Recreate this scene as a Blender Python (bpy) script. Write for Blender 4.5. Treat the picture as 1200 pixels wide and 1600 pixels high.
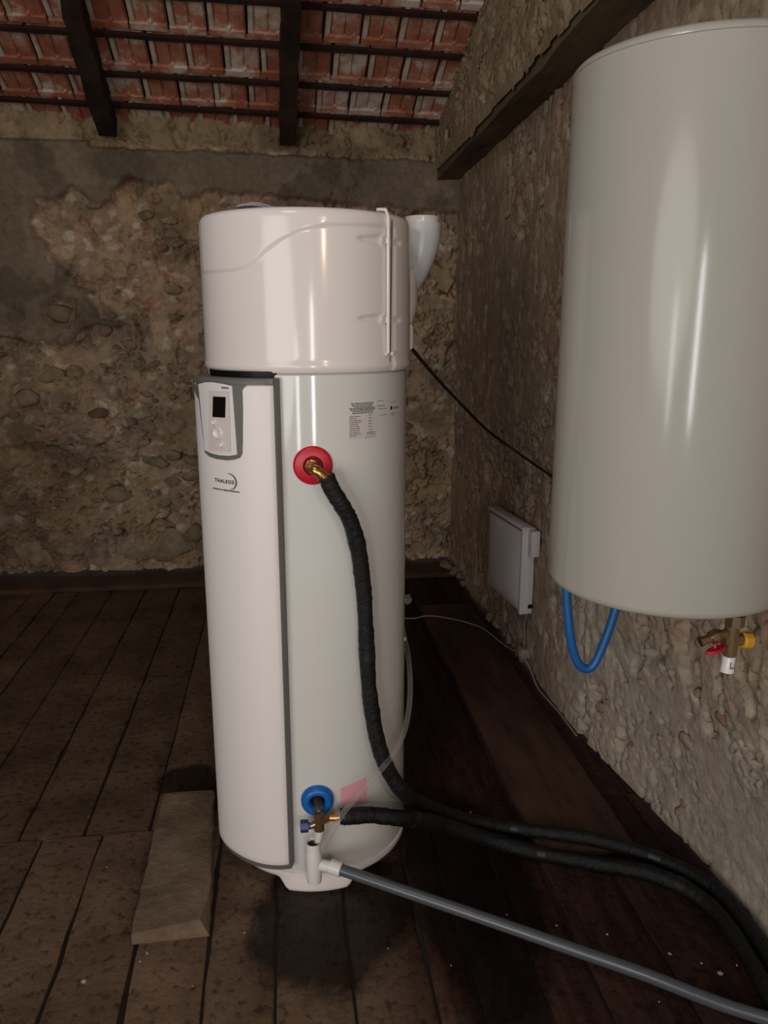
import bpy, bmesh, math, random
import numpy as np
from mathutils import Vector, Matrix

C = bpy.context.scene.collection
for o in list(bpy.data.objects):
    bpy.data.objects.remove(o, do_unlink=True)
S = bpy.context.scene
R_ = math.radians

# ------------------------------------------------------------------ camera
cam_d = bpy.data.cameras.new('camera')
cam = bpy.data.objects.new('camera', cam_d); C.objects.link(cam)
PITCH, YAW, CAM_H = R_(13.5), R_(7.33), 1.67
cam.location = (0, 0, CAM_H)
cam.rotation_euler = (math.pi/2 - PITCH, 0, -YAW)
cam_d.sensor_fit = 'VERTICAL'
cam_d.sensor_height = 24.0
cam_d.lens = 24.0*1210.0/1600.0
cam_d.clip_start = 0.02
S.camera = cam

# ------------------------------------------------------------------ light and exposure
world = bpy.data.worlds.new('world'); S.world = world; world.use_nodes = True
world.node_tree.nodes['Background'].inputs[0].default_value = (0.75, 0.80, 0.9, 1)
world.node_tree.nodes['Background'].inputs[1].default_value = 0.20

def area(name, loc, target, sx, sy, power, col):
    d = bpy.data.lights.new(name, 'AREA'); d.shape = 'RECTANGLE'; d.size = sx; d.size_y = sy
    d.energy = power; d.color = col
    o = bpy.data.objects.new(name, d); C.objects.link(o); o.location = loc
    v = Vector(target) - Vector(loc)
    o.rotation_euler = v.to_track_quat('-Z', 'Y').to_euler()
    return o
# daylight from the opening at the back left of the attic, and from a narrow opening behind the photographer
area('opening_light', (-3.7, -3.7, 1.75), (0.3, 2.8, 1.6), 4.4, 2.9, 118.0, (1.0, 0.95, 0.90)).data.shape = 'ELLIPSE'
area('narrow_opening_light', (0.22, -0.60, 1.41), (0.22, 3.0, 1.41), 0.09, 0.85, 8.5, (0.96, 0.98, 1.0))
area('side_opening_light', (-0.60, -0.50, 1.27), (0.1, 2.6, 1.30), 0.16, 0.70, 3.4, (0.96, 0.98, 1.0))
area('skylight_light', (-0.6, 0.35, 3.5), (0.1, 1.9, 0.6), 0.5, 0.5, 8.0, (1.0, 0.96, 0.9))
bulb = bpy.data.lights.new('bulb_light', 'POINT'); bulb.energy = 60; bulb.color = (1.0, 0.72, 0.46); bulb.shadow_soft_size = 0.06
bo = bpy.data.objects.new('bulb_light', bulb); C.objects.link(bo); bo.location = (1.69, -3.1, 2.42)

S.view_settings.view_transform = 'Standard'
S.view_settings.look = 'None'
S.view_settings.gamma = 1.0
S.view_settings.use_curve_mapping = False
S.view_settings.exposure = 0.28

# ------------------------------------------------------------------ helpers
def lin(r, g, b):
    f = lambda c: c/12.92 if c <= 0.04045 else ((c+0.055)/1.055)**2.4
    return (f(r/255.), f(g/255.), f(b/255.), 1.0)

class NT:
    def __init__(self, name):
        self.m = bpy.data.materials.new(name); self.m.use_nodes = True
        self.t = self.m.node_tree; self.b = self.t.nodes['Principled BSDF']
    def n(self, kind, **kw):
        x = self.t.nodes.new(kind)
        for k, v in kw.items():
            if k in x.inputs: x.inputs[k].default_value = v
            else: setattr(x, k, v)
        return x
    def l(self, a, b): self.t.links.new(a, b)

def plain(name, col, rough=0.5, metal=0.0, coat=0.0, spec=0.5):
    q = NT(name); b = q.b
    b.inputs['Base Color'].default_value = col
    b.inputs['Roughness'].default_value = rough
    b.inputs['Metallic'].default_value = metal
    b.inputs['Coat Weight'].default_value = coat
    b.inputs['Coat Roughness'].default_value = 0.06
    b.inputs['Specular IOR Level'].default_value = spec
    # faint procedural unevenness
    nz = q.n('ShaderNodeTexNoise', Scale=40.0, Detail=3.0)
    mp = q.n('ShaderNodeMapRange'); mp.inputs[3].default_value = rough*0.92; mp.inputs[4].default_value = min(1, rough*1.08)
    q.l(nz.outputs[0], mp.inputs[0]); q.l(mp.outputs[0], b.inputs['Roughness'])
    return q.m

def noisy(name, cols, scale=8.0, rough=0.9, bump=0.3, bscale=60.0, rand=0.0, stretch=(1, 1, 1), spec=0.3, bdist=0.01):
    """albedo from a noise ramp over cols, optional per-object brightness spread"""
    q = NT(name); b = q.b
    geo = q.n('ShaderNodeNewGeometry')
    mp = q.n('ShaderNodeMapping'); mp.inputs['Scale'].default_value = stretch
    q.l(geo.outputs['Position'], mp.inputs[0])
    nz = q.n('ShaderNodeTexNoise', Scale=scale, Detail=7.0, Roughness=0.62)
    q.l(mp.outputs[0], nz.inputs['Vector'])
    rp = q.n('ShaderNodeValToRGB'); e = rp.color_ramp.elements
    n = len(cols)
    for i, c in enumerate(cols):
        pos = 0.3 + 0.4*i/(max(1, n-1))
        if i < 2: e[i].position = pos; e[i].color = c
        else:
            k = e.new(pos); k.color = c
    q.l(nz.outputs[0], rp.inputs[0])
    out = rp.outputs[0]
    if rand > 0:
        oi = q.n('ShaderNodeObjectInfo')
        m2 = q.n('ShaderNodeMapRange'); m2.inputs[3].default_value = 1-rand; m2.inputs[4].default_value = 1+rand
        q.l(oi.outputs['Random'], m2.inputs[0])
        mu = q.n('ShaderNodeVectorMath', operation='SCALE')
        q.l(out, mu.inputs[0]); q.l(m2.outputs[0], mu.inputs['Scale']); out = mu.outputs[0]
    q.l(out, b.inputs['Base Color'])
    b.inputs['Roughness'].default_value = rough
    b.inputs['Specular IOR Level'].default_value = spec
    nb = q.n('ShaderNodeTexNoise', Scale=bscale, Detail=6.0, Roughness=0.65)
    q.l(mp.outputs[0], nb.inputs['Vector'])
    bp = q.n('ShaderNodeBump', Strength=bump, Distance=bdist)
    q.l(nb.outputs[0], bp.inputs['Height']); q.l(bp.outputs[0], b.inputs['Normal'])
    return q.m

class MB:
    """collects shapes, linked by build() as ONE mesh object"""
    def __init__(self): self.v = []; self.f = []
    def add(self, vs, fs):
        k = len(self.v); self.v += [tuple(map(float, p)) for p in vs]
        self.f += [tuple(i+k for i in f) for f in fs]; return self
    def box(self, lo, hi, M=None):
        x0, y0, z0 = lo; x1, y1, z1 = hi
        vs = [(x0,y0,z0),(x1,y0,z0),(x1,y1,z0),(x0,y1,z0),(x0,y0,z1),(x1,y0,z1),(x1,y1,z1),(x0,y1,z1)]
        if M is not None: vs = [M @ Vector(p) for p in vs]
        return self.add(vs, [(0,3,2,1),(4,5,6,7),(0,1,5,4),(1,2,6,5),(2,3,7,6),(3,0,4,7)])
    def bbox(self, lo, hi, bev, M=None, seg=2):
        bm = bmesh.new(); bmesh.ops.create_cube(bm, size=1.0)
        lo = Vector(lo); hi = Vector(hi)
        for v in bm.verts: v.co = Vector([(lo[i]+hi[i])/2 + v.co[i]*(hi[i]-lo[i]) for i in range(3)])
        bmesh.ops.bevel(bm, geom=list(bm.edges), offset=bev, segments=seg, profile=0.5, affect='EDGES')
        bm.verts.index_update()
        vs = [v.co.copy() for v in bm.verts]; fs = [tuple(v.index for v in f.verts) for f in bm.faces]
        bm.free()
        if M is not None: vs = [M @ p for p in vs]
        return self.add(vs, fs)
    def tube(self, pts, rad, n=12, caps=True, fr=None):
        pts = [Vector(p) for p in pts]; m = len(pts)
        if not hasattr(rad, '__len__'): rad = [rad]*m
        vs = []; up = None
        for i, p in enumerate(pts):
            t = (pts[min(i+1, m-1)] - pts[max(i-1, 0)]).normalized()
            if up is None:
                up = Vector((0,0,1)) if abs(t.z) < 0.9 else Vector((1,0,0))
            a = (up - t*up.dot(t)).normalized(); b = t.cross(a); up = a
            for k in range(n):
                an = 2*math.pi*k/n
                r = rad[i]*(fr(i, k) if fr else 1.0)
                vs.append(p + (a*math.cos(an)+b*math.sin(an))*r)
        fs = [(i*n+k, i*n+(k+1) % n, (i+1)*n+(k+1) % n, (i+1)*n+k) for i in range(m-1) for k in range(n)]
        if caps: fs += [tuple(range(n-1, -1, -1)), tuple((m-1)*n+k for k in range(n))]
        return self.add(vs, fs)
    def lathe(self, prof, n=48, M=None, a0=0.0, a1=2*math.pi, close=True):
        """prof: list of (r, z); revolved about local z"""
        full = abs(a1-a0-2*math.pi) < 1e-6
        m = len(prof); cnt = n if full else n+1
        vs = []
        for k in range(cnt):
            a = a0+(a1-a0)*k/n
            for r, z in prof: vs.append(Vector((r*math.cos(a), r*math.sin(a), z)))
        if M is not None: vs = [M @ p for p in vs]
        fs = []
        for k in range(n):
            k2 = (k+1) % cnt
            for j in range(m-1): fs.append((k*m+j, k2*m+j, k2*m+j+1, k*m+j+1))
        if full and close:
            if prof[0][0] > 1e-6: fs.append(tuple(k*m for k in range(n-1, -1, -1)))
            if prof[-1][0] > 1e-6: fs.append(tuple(k*m+m-1 for k in range(n)))
        return self.add(vs, fs)
    def grid(self, vs, nu, nv, wrap=False):
        fs = []
        for i in range(nu-1 if not wrap else nu):
            i2 = (i+1) % nu
            for j in range(nv-1): fs.append((i*nv+j, i2*nv+j, i2*nv+j+1, i*nv+j+1))
        return self.add(vs, fs)
    def mesh(self, name, mat, origin=(0,0,0), smooth=True, angle=40):
        o = Vector(origin)
        me = bpy.data.meshes.new(name)
        me.from_pydata([tuple(Vector(p)-o) for p in self.v], [], self.f)
        bm = bmesh.new(); bm.from_mesh(me); bmesh.ops.remove_doubles(bm, verts=bm.verts, dist=1e-6)
        bmesh.ops.recalc_face_normals(bm, faces=bm.faces)
        if smooth:
            for f in bm.faces: f.smooth = True
            for e in bm.edges:
                if len(e.link_faces) == 2 and e.calc_face_angle(0) > R_(angle): e.smooth = False
        bm.to_mesh(me); bm.free()
        me.materials.append(mat)
        return me
    def build(self, name, mat, parent=None, smooth=True, angle=40, origin=None):
        if parent is not None: org = world_loc(parent)
        else: org = origin if origin is not None else (0,0,0)
        me = self.mesh(name, mat, org, smooth, angle)
        o = bpy.data.objects.new(name, me); C.objects.link(o)
        if parent is not None: o.parent = parent
        else: o.location = org
        return o

def world_loc(o):
    v = Vector(o.location)
    while o.parent: o = o.parent; v += Vector(o.location)
    return v
def thing(name, label, cat, loc, group=None):
    o = bpy.data.objects.new(name, None); C.objects.link(o); o.location = loc; o.empty_display_size = 0.05
    o['label'] = label; o['category'] = cat; o['kind'] = 'thing'
    if group: o['group'] = group
    return o
def tag(o, label, cat, group=None):
    o['label'] = label; o['category'] = cat; o['kind'] = 'thing'
    if group: o['group'] = group
    return o
def struct(o): o['kind'] = 'structure'; return o

def spline(pts, n=10):
    P = [Vector(p) for p in pts]; P = [P[0]*2-P[1]] + P + [P[-1]*2-P[-2]]
    out = []
    for i in range(1, len(P)-2):
        a, b, c, d = P[i-1:i+3]
        for k in range(n):
            t = k/n
            out.append(0.5*((2*b)+(c-a)*t+(2*a-5*b+4*c-d)*t*t+(3*b-a-3*c+d)*t**3))
    out.append(P[-2]); return out

def frame(o, w, up=(0,0,1)):
    """matrix with local z along w, local y near up, at o"""
    w = Vector(w).normalized(); u = Vector(up).cross(w).normalized(); v = w.cross(u)
    return Matrix(((u.x, v.x, w.x, o[0]), (u.y, v.y, w.y, o[1]), (u.z, v.z, w.z, o[2]), (0,0,0,1)))

def text_geo(s, size, spacing=1.0, extrude=0.0, bold=0.0):
    cu = bpy.data.curves.new('t', 'FONT'); cu.body = s; cu.size = size; cu.space_character = spacing
    cu.align_x = 'CENTER'; cu.align_y = 'CENTER'; cu.extrude = extrude; cu.offset = bold; cu.resolution_u = 3
    o = bpy.data.objects.new('t', cu); C.objects.link(o)
    dg = bpy.context.evaluated_depsgraph_get()
    me = bpy.data.meshes.new_from_object(o.evaluated_get(dg))
    vs = [tuple(v.co) for v in me.vertices]; fs = [tuple(p.vertices) for p in me.polygons]
    bpy.data.objects.remove(o); bpy.data.meshes.remove(me); bpy.data.curves.remove(cu)
    return vs, fs

# ---- numpy noise for the rough walls
def vnoise(x, y, seed):
    rs = np.random.RandomState(seed); T = rs.rand(256, 256)
    xi = np.floor(x).astype(int); yi = np.floor(y).astype(int); fx = x-xi; fy = y-yi
    fx = fx*fx*(3-2*fx); fy = fy*fy*(3-2*fy)
    g = lambda a, b: T[a % 256, b % 256]
    return (g(xi,yi)*(1-fx)+g(xi+1,yi)*fx)*(1-fy)+(g(xi,yi+1)*(1-fx)+g(xi+1,yi+1)*fx)*fy
def fbm(x, y, seed, oct=5, gain=0.5):
    s = 0; a = 1; t = 0
    for i in range(oct):
        s = s+a*vnoise(x*2**i+17.3*i, y*2**i+9.1*i, seed+i); t += a; a *= gain
    return s/t
def worley(x, y, seed, jit=0.9):
    rs = np.random.RandomState(seed); J = rs.rand(128, 128, 2); K = rs.rand(128, 128)
    xi = np.floor(x).astype(int); yi = np.floor(y).astype(int)
    f1 = np.full(x.shape, 9.); f2 = np.full(x.shape, 9.); idv = np.zeros(x.shape); ox = np.zeros(x.shape); oy = np.zeros(x.shape)
    for dx in (-1,0,1):
        for dy in (-1,0,1):
            cx = xi+dx; cy = yi+dy
            j = J[cx % 128, cy % 128]
            px = cx+0.5+(j[...,0]-0.5)*jit; py = cy+0.5+(j[...,1]-0.5)*jit
            d = np.sqrt((x-px)**2+(y-py)**2)
            n = d < f1
            f2 = np.where(n, f1, np.minimum(f2, d)); idv = np.where(n, K[cx % 128, cy % 128], idv); ox = np.where(n, x-px, ox); oy = np.where(n, y-py, oy); f1 = np.where(n, d, f1)
    return f1, f2, idv, ox, oy
def sstep(a, b, x):
    t = np.clip((x-a)/(b-a), 0, 1); return t*t*(3-2*t)

# ------------------------------------------------------------------ materials
def wall_material(name):
    q = NT(name); b = q.b
    at = q.n('ShaderNodeAttribute', attribute_name='tone')
    geo = q.n('ShaderNodeNewGeometry')
    n1 = q.n('ShaderNodeTexNoise', Scale=26.0, Detail=8.0, Roughness=0.68); q.l(geo.outputs['Position'], n1.inputs['Vector'])
    m1 = q.n('ShaderNodeMapRange'); m1.inputs[1].default_value = 0.3; m1.inputs[2].default_value = 0.7; m1.inputs[3].default_value = 0.80; m1.inputs[4].default_value = 1.2
    q.l(n1.outputs[0], m1.inputs[0])
    sc = q.n('ShaderNodeVectorMath', operation='SCALE'); q.l(at.outputs['Color'], sc.inputs[0]); q.l(m1.outputs[0], sc.inputs['Scale'])
    q.l(sc.outputs[0], b.inputs['Base Color'])
    b.inputs['Roughness'].default_value = 0.95; b.inputs['Specular IOR Level'].default_value = 0.15
    n2 = q.n('ShaderNodeTexNoise', Scale=55.0, Detail=8.0, Roughness=0.7); q.l(geo.outputs['Position'], n2.inputs['Vector'])
    vo = q.n('ShaderNodeTexVoronoi', Scale=38.0); q.l(geo.outputs['Position'], vo.inputs['Vector'])
    mm = q.n('ShaderNodeMath', operation='MULTIPLY_ADD'); mm.inputs[1].default_value = 0.18
    q.l(vo.outputs['Distance'], mm.inputs[0]); q.l(n2.outputs[0], mm.inputs[2])
    pn = q.n('ShaderNodeTexNoise', Scale=48.0, Detail=5.0, Roughness=0.6); q.l(geo.outputs['Position'], pn.inputs['Vector'])
    pm = q.n('ShaderNodeMapRange'); pm.inputs[1].default_value = 0.33; pm.inputs[2].default_value = 0.41; pm.inputs[3].default_value = -1.3; pm.inputs[4].default_value = 0.0
    q.l(pn.outputs[0], pm.inputs[0])
    bn = q.n('ShaderNodeTexNoise', Scale=4.0, Detail=3.0); q.l(geo.outputs['Position'], bn.inputs['Vector'])
    bm2 = q.n('ShaderNodeMapRange'); bm2.inputs[1].default_value = 0.48; bm2.inputs[2].default_value = 0.62; q.l(bn.outputs[0], bm2.inputs[0])
    pk = q.n('ShaderNodeMath', operation='MULTIPLY'); q.l(pm.outputs[0], pk.inputs[0]); q.l(bm2.outputs[0], pk.inputs[1])
    m2 = q.n('ShaderNodeMath', operation='ADD'); q.l(mm.outputs[0], m2.inputs[0]); q.l(pk.outputs[0], m2.inputs[1])
    bp = q.n('ShaderNodeBump', Strength=0.55, Distance=0.010); q.l(m2.outputs[0], bp.inputs['Height'])
    q.l(bp.outputs[0], b.inputs['Normal'])
    return q.m
M_wall = wall_material('rubble_wall')
M_stone = noisy('fieldstone', [lin(120,102,84), lin(156,134,110), lin(174,156,132)], scale=14, rough=0.95, bump=0.9, bscale=60, rand=0.22, bdist=.014)
M_brickstone = noisy('reddish_stone', [lin(118,88,70), lin(146,114,93), lin(152,128,106)], scale=14, rough=0.95, bump=0.9, bscale=60, rand=0.2, bdist=.014)

def floor_material():
    q = NT('old_boards'); b = q.b
    geo = q.n('ShaderNodeNewGeometry')
    mp = q.n('ShaderNodeMapping'); mp.inputs['Scale'].default_value = (7.0, 0.9, 7.0); q.l(geo.outputs['Position'], mp.inputs[0])
    gr = q.n('ShaderNodeTexNoise', Scale=4.0, Detail=8.0, Roughness=0.65); q.l(mp.outputs[0], gr.inputs['Vector'])
    ds = q.n('ShaderNodeTexNoise', Scale=3.2, Detail=9.0, Roughness=0.68); q.l(geo.outputs['Position'], ds.inputs['Vector'])
    rp = q.n('ShaderNodeValToRGB'); e = rp.color_ramp.elements
    e[0].position = 0.34; e[0].color = lin(84,63,48); e[1].position = 0.68; e[1].color = lin(122,98,77)
    q.l(ds.outputs[0], rp.inputs[0])
    # bare, damp red-brown wood on the right of the tank
    wd = q.n('ShaderNodeValToRGB'); e = wd.color_ramp.elements
    e[0].position = 0.35; e[0].color = lin(38,21,16); e[1].position = 0.7; e[1].color = lin(72,46,36)
    q.l(gr.outputs[0], wd.inputs[0])
    sep = q.n('ShaderNodeSeparateXYZ'); q.l(geo.outputs['Position'], sep.inputs[0])
    a1 = q.n('ShaderNodeMath', operation='MULTIPLY_ADD'); a1.inputs[1].default_value = 0.5; a1.inputs[2].default_value = -0.25
    q.l(ds.outputs[0], a1.inputs[0])
    a2 = q.n('ShaderNodeMath', operation='ADD'); q.l(sep.outputs[0], a2.inputs[0]); q.l(a1.outputs[0], a2.inputs[1])
    mr = q.n('ShaderNodeMapRange'); mr.inputs[1].default_value = 0.20; mr.inputs[2].default_value = 0.40; q.l(a2.outputs[0], mr.inputs[0])
    mx = q.n('ShaderNodeMix', data_type='RGBA'); q.l(mr.outputs[0], mx.inputs[0]); q.l(rp.outputs[0], mx.inputs[6]); q.l(wd.outputs[0], mx.inputs[7])
    # dark specks of dirt
    sp = q.n('ShaderNodeTexNoise', Scale=34.0, Detail=4.0, Roughness=0.6); q.l(geo.outputs['Position'], sp.inputs['Vector'])
    ms = q.n('ShaderNodeMapRange'); ms.inputs[1].default_value = 0.34; ms.inputs[2].default_value = 0.46; ms.inputs[3].default_value = 0.45; ms.inputs[4].default_value = 1.0
    q.l(sp.outputs[0], ms.inputs[0])
    # water stain in front of the tank, plus shadow painted in on its right
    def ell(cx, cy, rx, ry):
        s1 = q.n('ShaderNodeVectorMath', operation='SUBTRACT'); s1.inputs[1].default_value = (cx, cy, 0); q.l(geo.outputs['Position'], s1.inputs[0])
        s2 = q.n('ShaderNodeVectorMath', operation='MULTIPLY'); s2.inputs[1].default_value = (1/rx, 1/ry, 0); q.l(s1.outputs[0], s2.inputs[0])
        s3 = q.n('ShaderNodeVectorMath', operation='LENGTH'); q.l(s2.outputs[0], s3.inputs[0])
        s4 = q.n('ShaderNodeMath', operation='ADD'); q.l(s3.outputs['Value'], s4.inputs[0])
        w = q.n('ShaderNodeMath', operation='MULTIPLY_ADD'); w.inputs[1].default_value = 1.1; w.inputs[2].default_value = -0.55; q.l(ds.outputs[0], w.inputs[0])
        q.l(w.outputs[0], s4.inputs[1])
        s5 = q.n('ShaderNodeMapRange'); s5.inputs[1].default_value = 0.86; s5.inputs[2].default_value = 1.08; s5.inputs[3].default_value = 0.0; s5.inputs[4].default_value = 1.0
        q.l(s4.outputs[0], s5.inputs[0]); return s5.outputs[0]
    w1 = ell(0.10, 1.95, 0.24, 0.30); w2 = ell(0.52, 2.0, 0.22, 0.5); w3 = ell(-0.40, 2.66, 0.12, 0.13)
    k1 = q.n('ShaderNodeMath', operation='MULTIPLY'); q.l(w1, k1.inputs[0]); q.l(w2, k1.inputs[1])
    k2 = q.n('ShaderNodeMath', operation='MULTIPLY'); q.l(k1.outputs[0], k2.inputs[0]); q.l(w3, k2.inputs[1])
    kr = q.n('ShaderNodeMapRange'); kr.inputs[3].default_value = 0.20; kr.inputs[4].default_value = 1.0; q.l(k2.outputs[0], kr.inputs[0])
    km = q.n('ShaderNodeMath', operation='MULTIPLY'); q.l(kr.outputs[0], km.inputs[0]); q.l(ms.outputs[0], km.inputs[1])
    oi = q.n('ShaderNodeObjectInfo'); om = q.n('ShaderNodeMapRange'); om.inputs[3].default_value = 0.82; om.inputs[4].default_value = 1.16
    q.l(oi.outputs['Random'], om.inputs[0])
    kk = q.n('ShaderNodeMath', operation='MULTIPLY'); q.l(km.outputs[0], kk.inputs[0]); q.l(om.outputs[0], kk.inputs[1])
    sc = q.n('ShaderNodeVectorMath', operation='SCALE'); q.l(mx.outputs[2], sc.inputs[0]); q.l(kk.outputs[0], sc.inputs['Scale'])
    q.l(sc.outputs[0], b.inputs['Base Color'])
    rr = q.n('ShaderNodeMapRange'); rr.inputs[3].default_value = 0.5; rr.inputs[4].default_value = 0.9; q.l(k2.outputs[0], rr.inputs[0]); q.l(rr.outputs[0], b.inputs['Roughness'])
    b.inputs['Specular IOR Level'].default_value = 0.2
    ad = q.n('ShaderNodeMath', operation='ADD'); q.l(gr.outputs[0], ad.inputs[0]); q.l(sp.outputs[0], ad.inputs[1])
    bp = q.n('ShaderNodeBump', Strength=0.6, Distance=0.008); q.l(ad.outputs[0], bp.inputs['Height']); q.l(bp.outputs[0], b.inputs['Normal'])
    return q.m
M_floor = floor_material()
M_sub = plain('dark_subfloor', lin(34,24,17), 0.95)
M_oldwood = noisy('dark_old_wood', [lin(30,22,16), lin(52,38,28), lin(70,54,40)], scale=5, rough=0.9, bump=0.5, bscale=30, stretch=(1,1,1))
M_batten = noisy('batten_wood', [lin(44,28,20), lin(66,44,32)], scale=10, rough=0.9, bump=0.4)
M_beam = noisy('beam_wood', [lin(70,57,43), lin(104,87,67), lin(124,105,83)], scale=7, rough=0.92, bump=0.6, bscale=35, stretch=(1,0.3,1))
M_ledge = noisy('ledge_wood', [lin(62,46,34), lin(88,66,48)], scale=5, rough=0.9, bump=0.4, bscale=40)
M_block = noisy('dusty_block', [lin(92,74,58), lin(116,96,76), lin(134,114,92)], scale=9, rough=0.95, bump=0.7, bscale=50)
M_crumb = plain('pale_plaster', lin(160,148,128), 0.9)

def tile_material():
    q = NT('clay_tile'); b = q.b
    geo = q.n('ShaderNodeNewGeometry'); oi = q.n('ShaderNodeObjectInfo')
    off = q.n('ShaderNodeVectorMath', operation='ADD'); sc0 = q.n('ShaderNodeVectorMath', operation='SCALE'); sc0.inputs['Scale'].default_value = 7.0
    cb = q.n('ShaderNodeCombineXYZ'); 
    for i in range(3): q.l(oi.outputs['Random'], cb.inputs[i])
    q.l(cb.outputs[0], sc0.inputs[0]); q.l(geo.outputs['Position'], off.inputs[0]); q.l(sc0.outputs[0], off.inputs[1])
    nz = q.n('ShaderNodeTexNoise', Scale=5.5, Detail=7.0, Roughness=0.66); q.l(off.outputs[0], nz.inputs['Vector'])
    ad = q.n('ShaderNodeMath', operation='MULTIPLY_ADD'); ad.inputs[1].default_value = 0.24; q.l(oi.outputs['Random'], ad.inputs[0]); q.l(nz.outputs[0], ad.inputs[2])
    rp = q.n('ShaderNodeValToRGB'); e = rp.color_ramp.elements
    e[0].position = 0.50; e[0].color = lin(172,104,80); e[1].position = 0.74; e[1].color = lin(222,208,190)
    k = e.new(0.62); k.color = lin(194,132,106)
    q.l(ad.outputs[0], rp.inputs[0]); q.l(rp.outputs[0], b.inputs['Base Color'])
    b.inputs['Roughness'].default_value = 0.85; b.inputs['Specular IOR Level'].default_value = 0.2
    nb = q.n('ShaderNodeTexNoise', Scale=80.0, Detail=5.0); q.l(geo.outputs['Position'], nb.inputs['Vector'])
    bp = q.n('ShaderNodeBump', Strength=0.4, Distance=0.006); q.l(nb.outputs[0], bp.inputs['Height']); q.l(bp.outputs[0], b.inputs['Normal'])
    return q.m
M_tile = tile_material()
M_rib = noisy('limed_clay', [lin(184,140,118), lin(212,196,178), lin(226,214,198)], scale=10, rough=0.9, bump=0.4)

M_white = plain('white_enamel', lin(212,208,201), 0.10)
M_cap = plain('white_plastic', lin(231,220,213), 0.14, spec=0.36)
M_panel = plain('white_panel', lin(232,224,219), 0.42)
M_tank2 = plain('warm_white_enamel', lin(165,159,148), 0.15, spec=0.28)
M_grey = plain('grey_trim', lin(104,101,97), 0.5)
M_black = plain('black_screen', lin(16,14,13), 0.2)
M_recess = plain('recess_white', lin(228,222,218), 0.2, coat=0.4)
M_keypad = plain('pale_keypad', lin(212,200,194), 0.35)
M_print = plain('black_print', lin(40,36,34), 0.7)
M_greyprint = plain('grey_print', lin(110,102,100), 0.7)
M_paper = plain('label_paper', lin(205,196,190), 0.6)
M_bluepaper = plain('blue_print', lin(84,88,140), 0.6)
M_red = plain('red_plastic', lin(196,22,42), 0.4)
M_blue = plain('blue_plastic', lin(14,98,176), 0.35)
M_navy = plain('navy_plastic', lin(40,52,110), 0.4)
M_pink = plain('pink_sticker', lin(226,164,170), 0.5)
M_brass = plain('brass', lin(190,140,86), 0.25, metal=0.9)
M_nickel = plain('dull_nickel', lin(168,140,104), 0.2, metal=0.85)
M_pvc = plain('white_pvc', lin(222,218,212), 0.3)
M_gpvc = plain('grey_pvc', lin(80,82,86), 0.3)
M_ivory = plain('ivory_spout', lin(214,206,190), 0.4)
M_cable = plain('black_cable', lin(20,17,15), 0.5)
M_gcable = plain('pale_cable', lin(150,132,120), 0.5)
M_bluehose = plain('blue_hose', lin(14,82,140), 0.45)
M_yellow = plain('yellow_cap', lin(206,150,30), 0.45)
M_redknob = plain('red_lever', lin(176,24,40), 0.4)
M_heater = plain('heater_white', lin(214,208,206), 0.45)
M_foam = noisy('black_foam', [lin(12,11,11), lin(22,21,20)], scale=20, rough=0.5, bump=0.6, bscale=70, spec=0.35)
def clear_material():
    q = NT('clear_plastic'); t = q.t
    tr = q.n('ShaderNodeBsdfTransparent'); tr.inputs[0].default_value = (0.94, 0.93, 0.92, 1)
    q.b.inputs['Base Color'].default_value = lin(215,208,205); q.b.inputs['Roughness'].default_value = 0.15
    fr = q.n('ShaderNodeLayerWeight', Blend=0.35)
    mr = q.n('ShaderNodeMapRange'); mr.inputs[3].default_value = 0.06; mr.inputs[4].default_value = 0.34; q.l(fr.outputs['Facing'], mr.inputs[0])
    mx = q.n('ShaderNodeMixShader'); q.l(mr.outputs[0], mx.inputs[0]); q.l(tr.outputs[0], mx.inputs[1]); q.l(q.b.outputs[0], mx.inputs[2])
    q.l(mx.outputs[0], t.nodes['Material Output'].inputs['Surface'])
    return q.m
M_clear = clear_material()

# ------------------------------------------------------------------ setting: walls
def rough_wall(name, P0, U, V, N, lu, lv, step, func):
    """grid wall; func(u, v) -> (height along N, rgb albedo 0..1 linear)"""
    nu = int(lu/step)+1; nv = int(lv/step)+1
    u, v = np.meshgrid(np.linspace(0, lu, nu), np.linspace(0, lv, nv), indexing='ij')
    h, col, keep = func(u, v)
    P0, U, V, N = [np.array(a, float) for a in (P0, U, V, N)]
    co = P0+u[...,None]*U+v[...,None]*V+h[...,None]*N
    idx = np.arange(nu*nv).reshape(nu, nv)
    q = np.stack([idx[:-1,:-1], idx[1:,:-1], idx[1:,1:], idx[:-1,1:]], -1)
    if keep is not None:
        k = keep[:-1,:-1] & keep[1:,:-1] & keep[1:,1:] & keep[:-1,1:]
        q = q[k]
    q = q.reshape(-1, 4)
    me = bpy.data.meshes.new(name)
    me.vertices.add(nu*nv); me.vertices.foreach_set('co', co.reshape(-1).astype(np.float32))
    me.loops.add(q.size); me.loops.foreach_set('vertex_index', q.reshape(-1).astype(np.int32))
    me.polygons.add(len(q)); me.polygons.foreach_set('loop_start', np.arange(0, q.size, 4, dtype=np.int32))
    me.update(); me.validate()
    me.polygons.foreach_set('use_smooth', np.ones(len(me.polygons), bool))
    a = me.color_attributes.new('tone', 'FLOAT_COLOR', 'POINT')
    c4 = np.concatenate([col, np.ones(col.shape[:2]+(1,))], -1)
    a.data.foreach_set('color', c4.reshape(-1).astype(np.float32))
    bm = bmesh.new(); bm.from_mesh(me)
    bmesh.ops.delete(bm, geom=[v for v in bm.verts if not v.link_faces], context='VERTS')
    bm.to_mesh(me); bm.free()
    me.materials.append(M_wall)
    o = bpy.data.objects.new(name, me); C.objects.link(o)
    return struct(o)
L3 = lambda r, g, b: np.array(lin(r, g, b)[:3])

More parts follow.
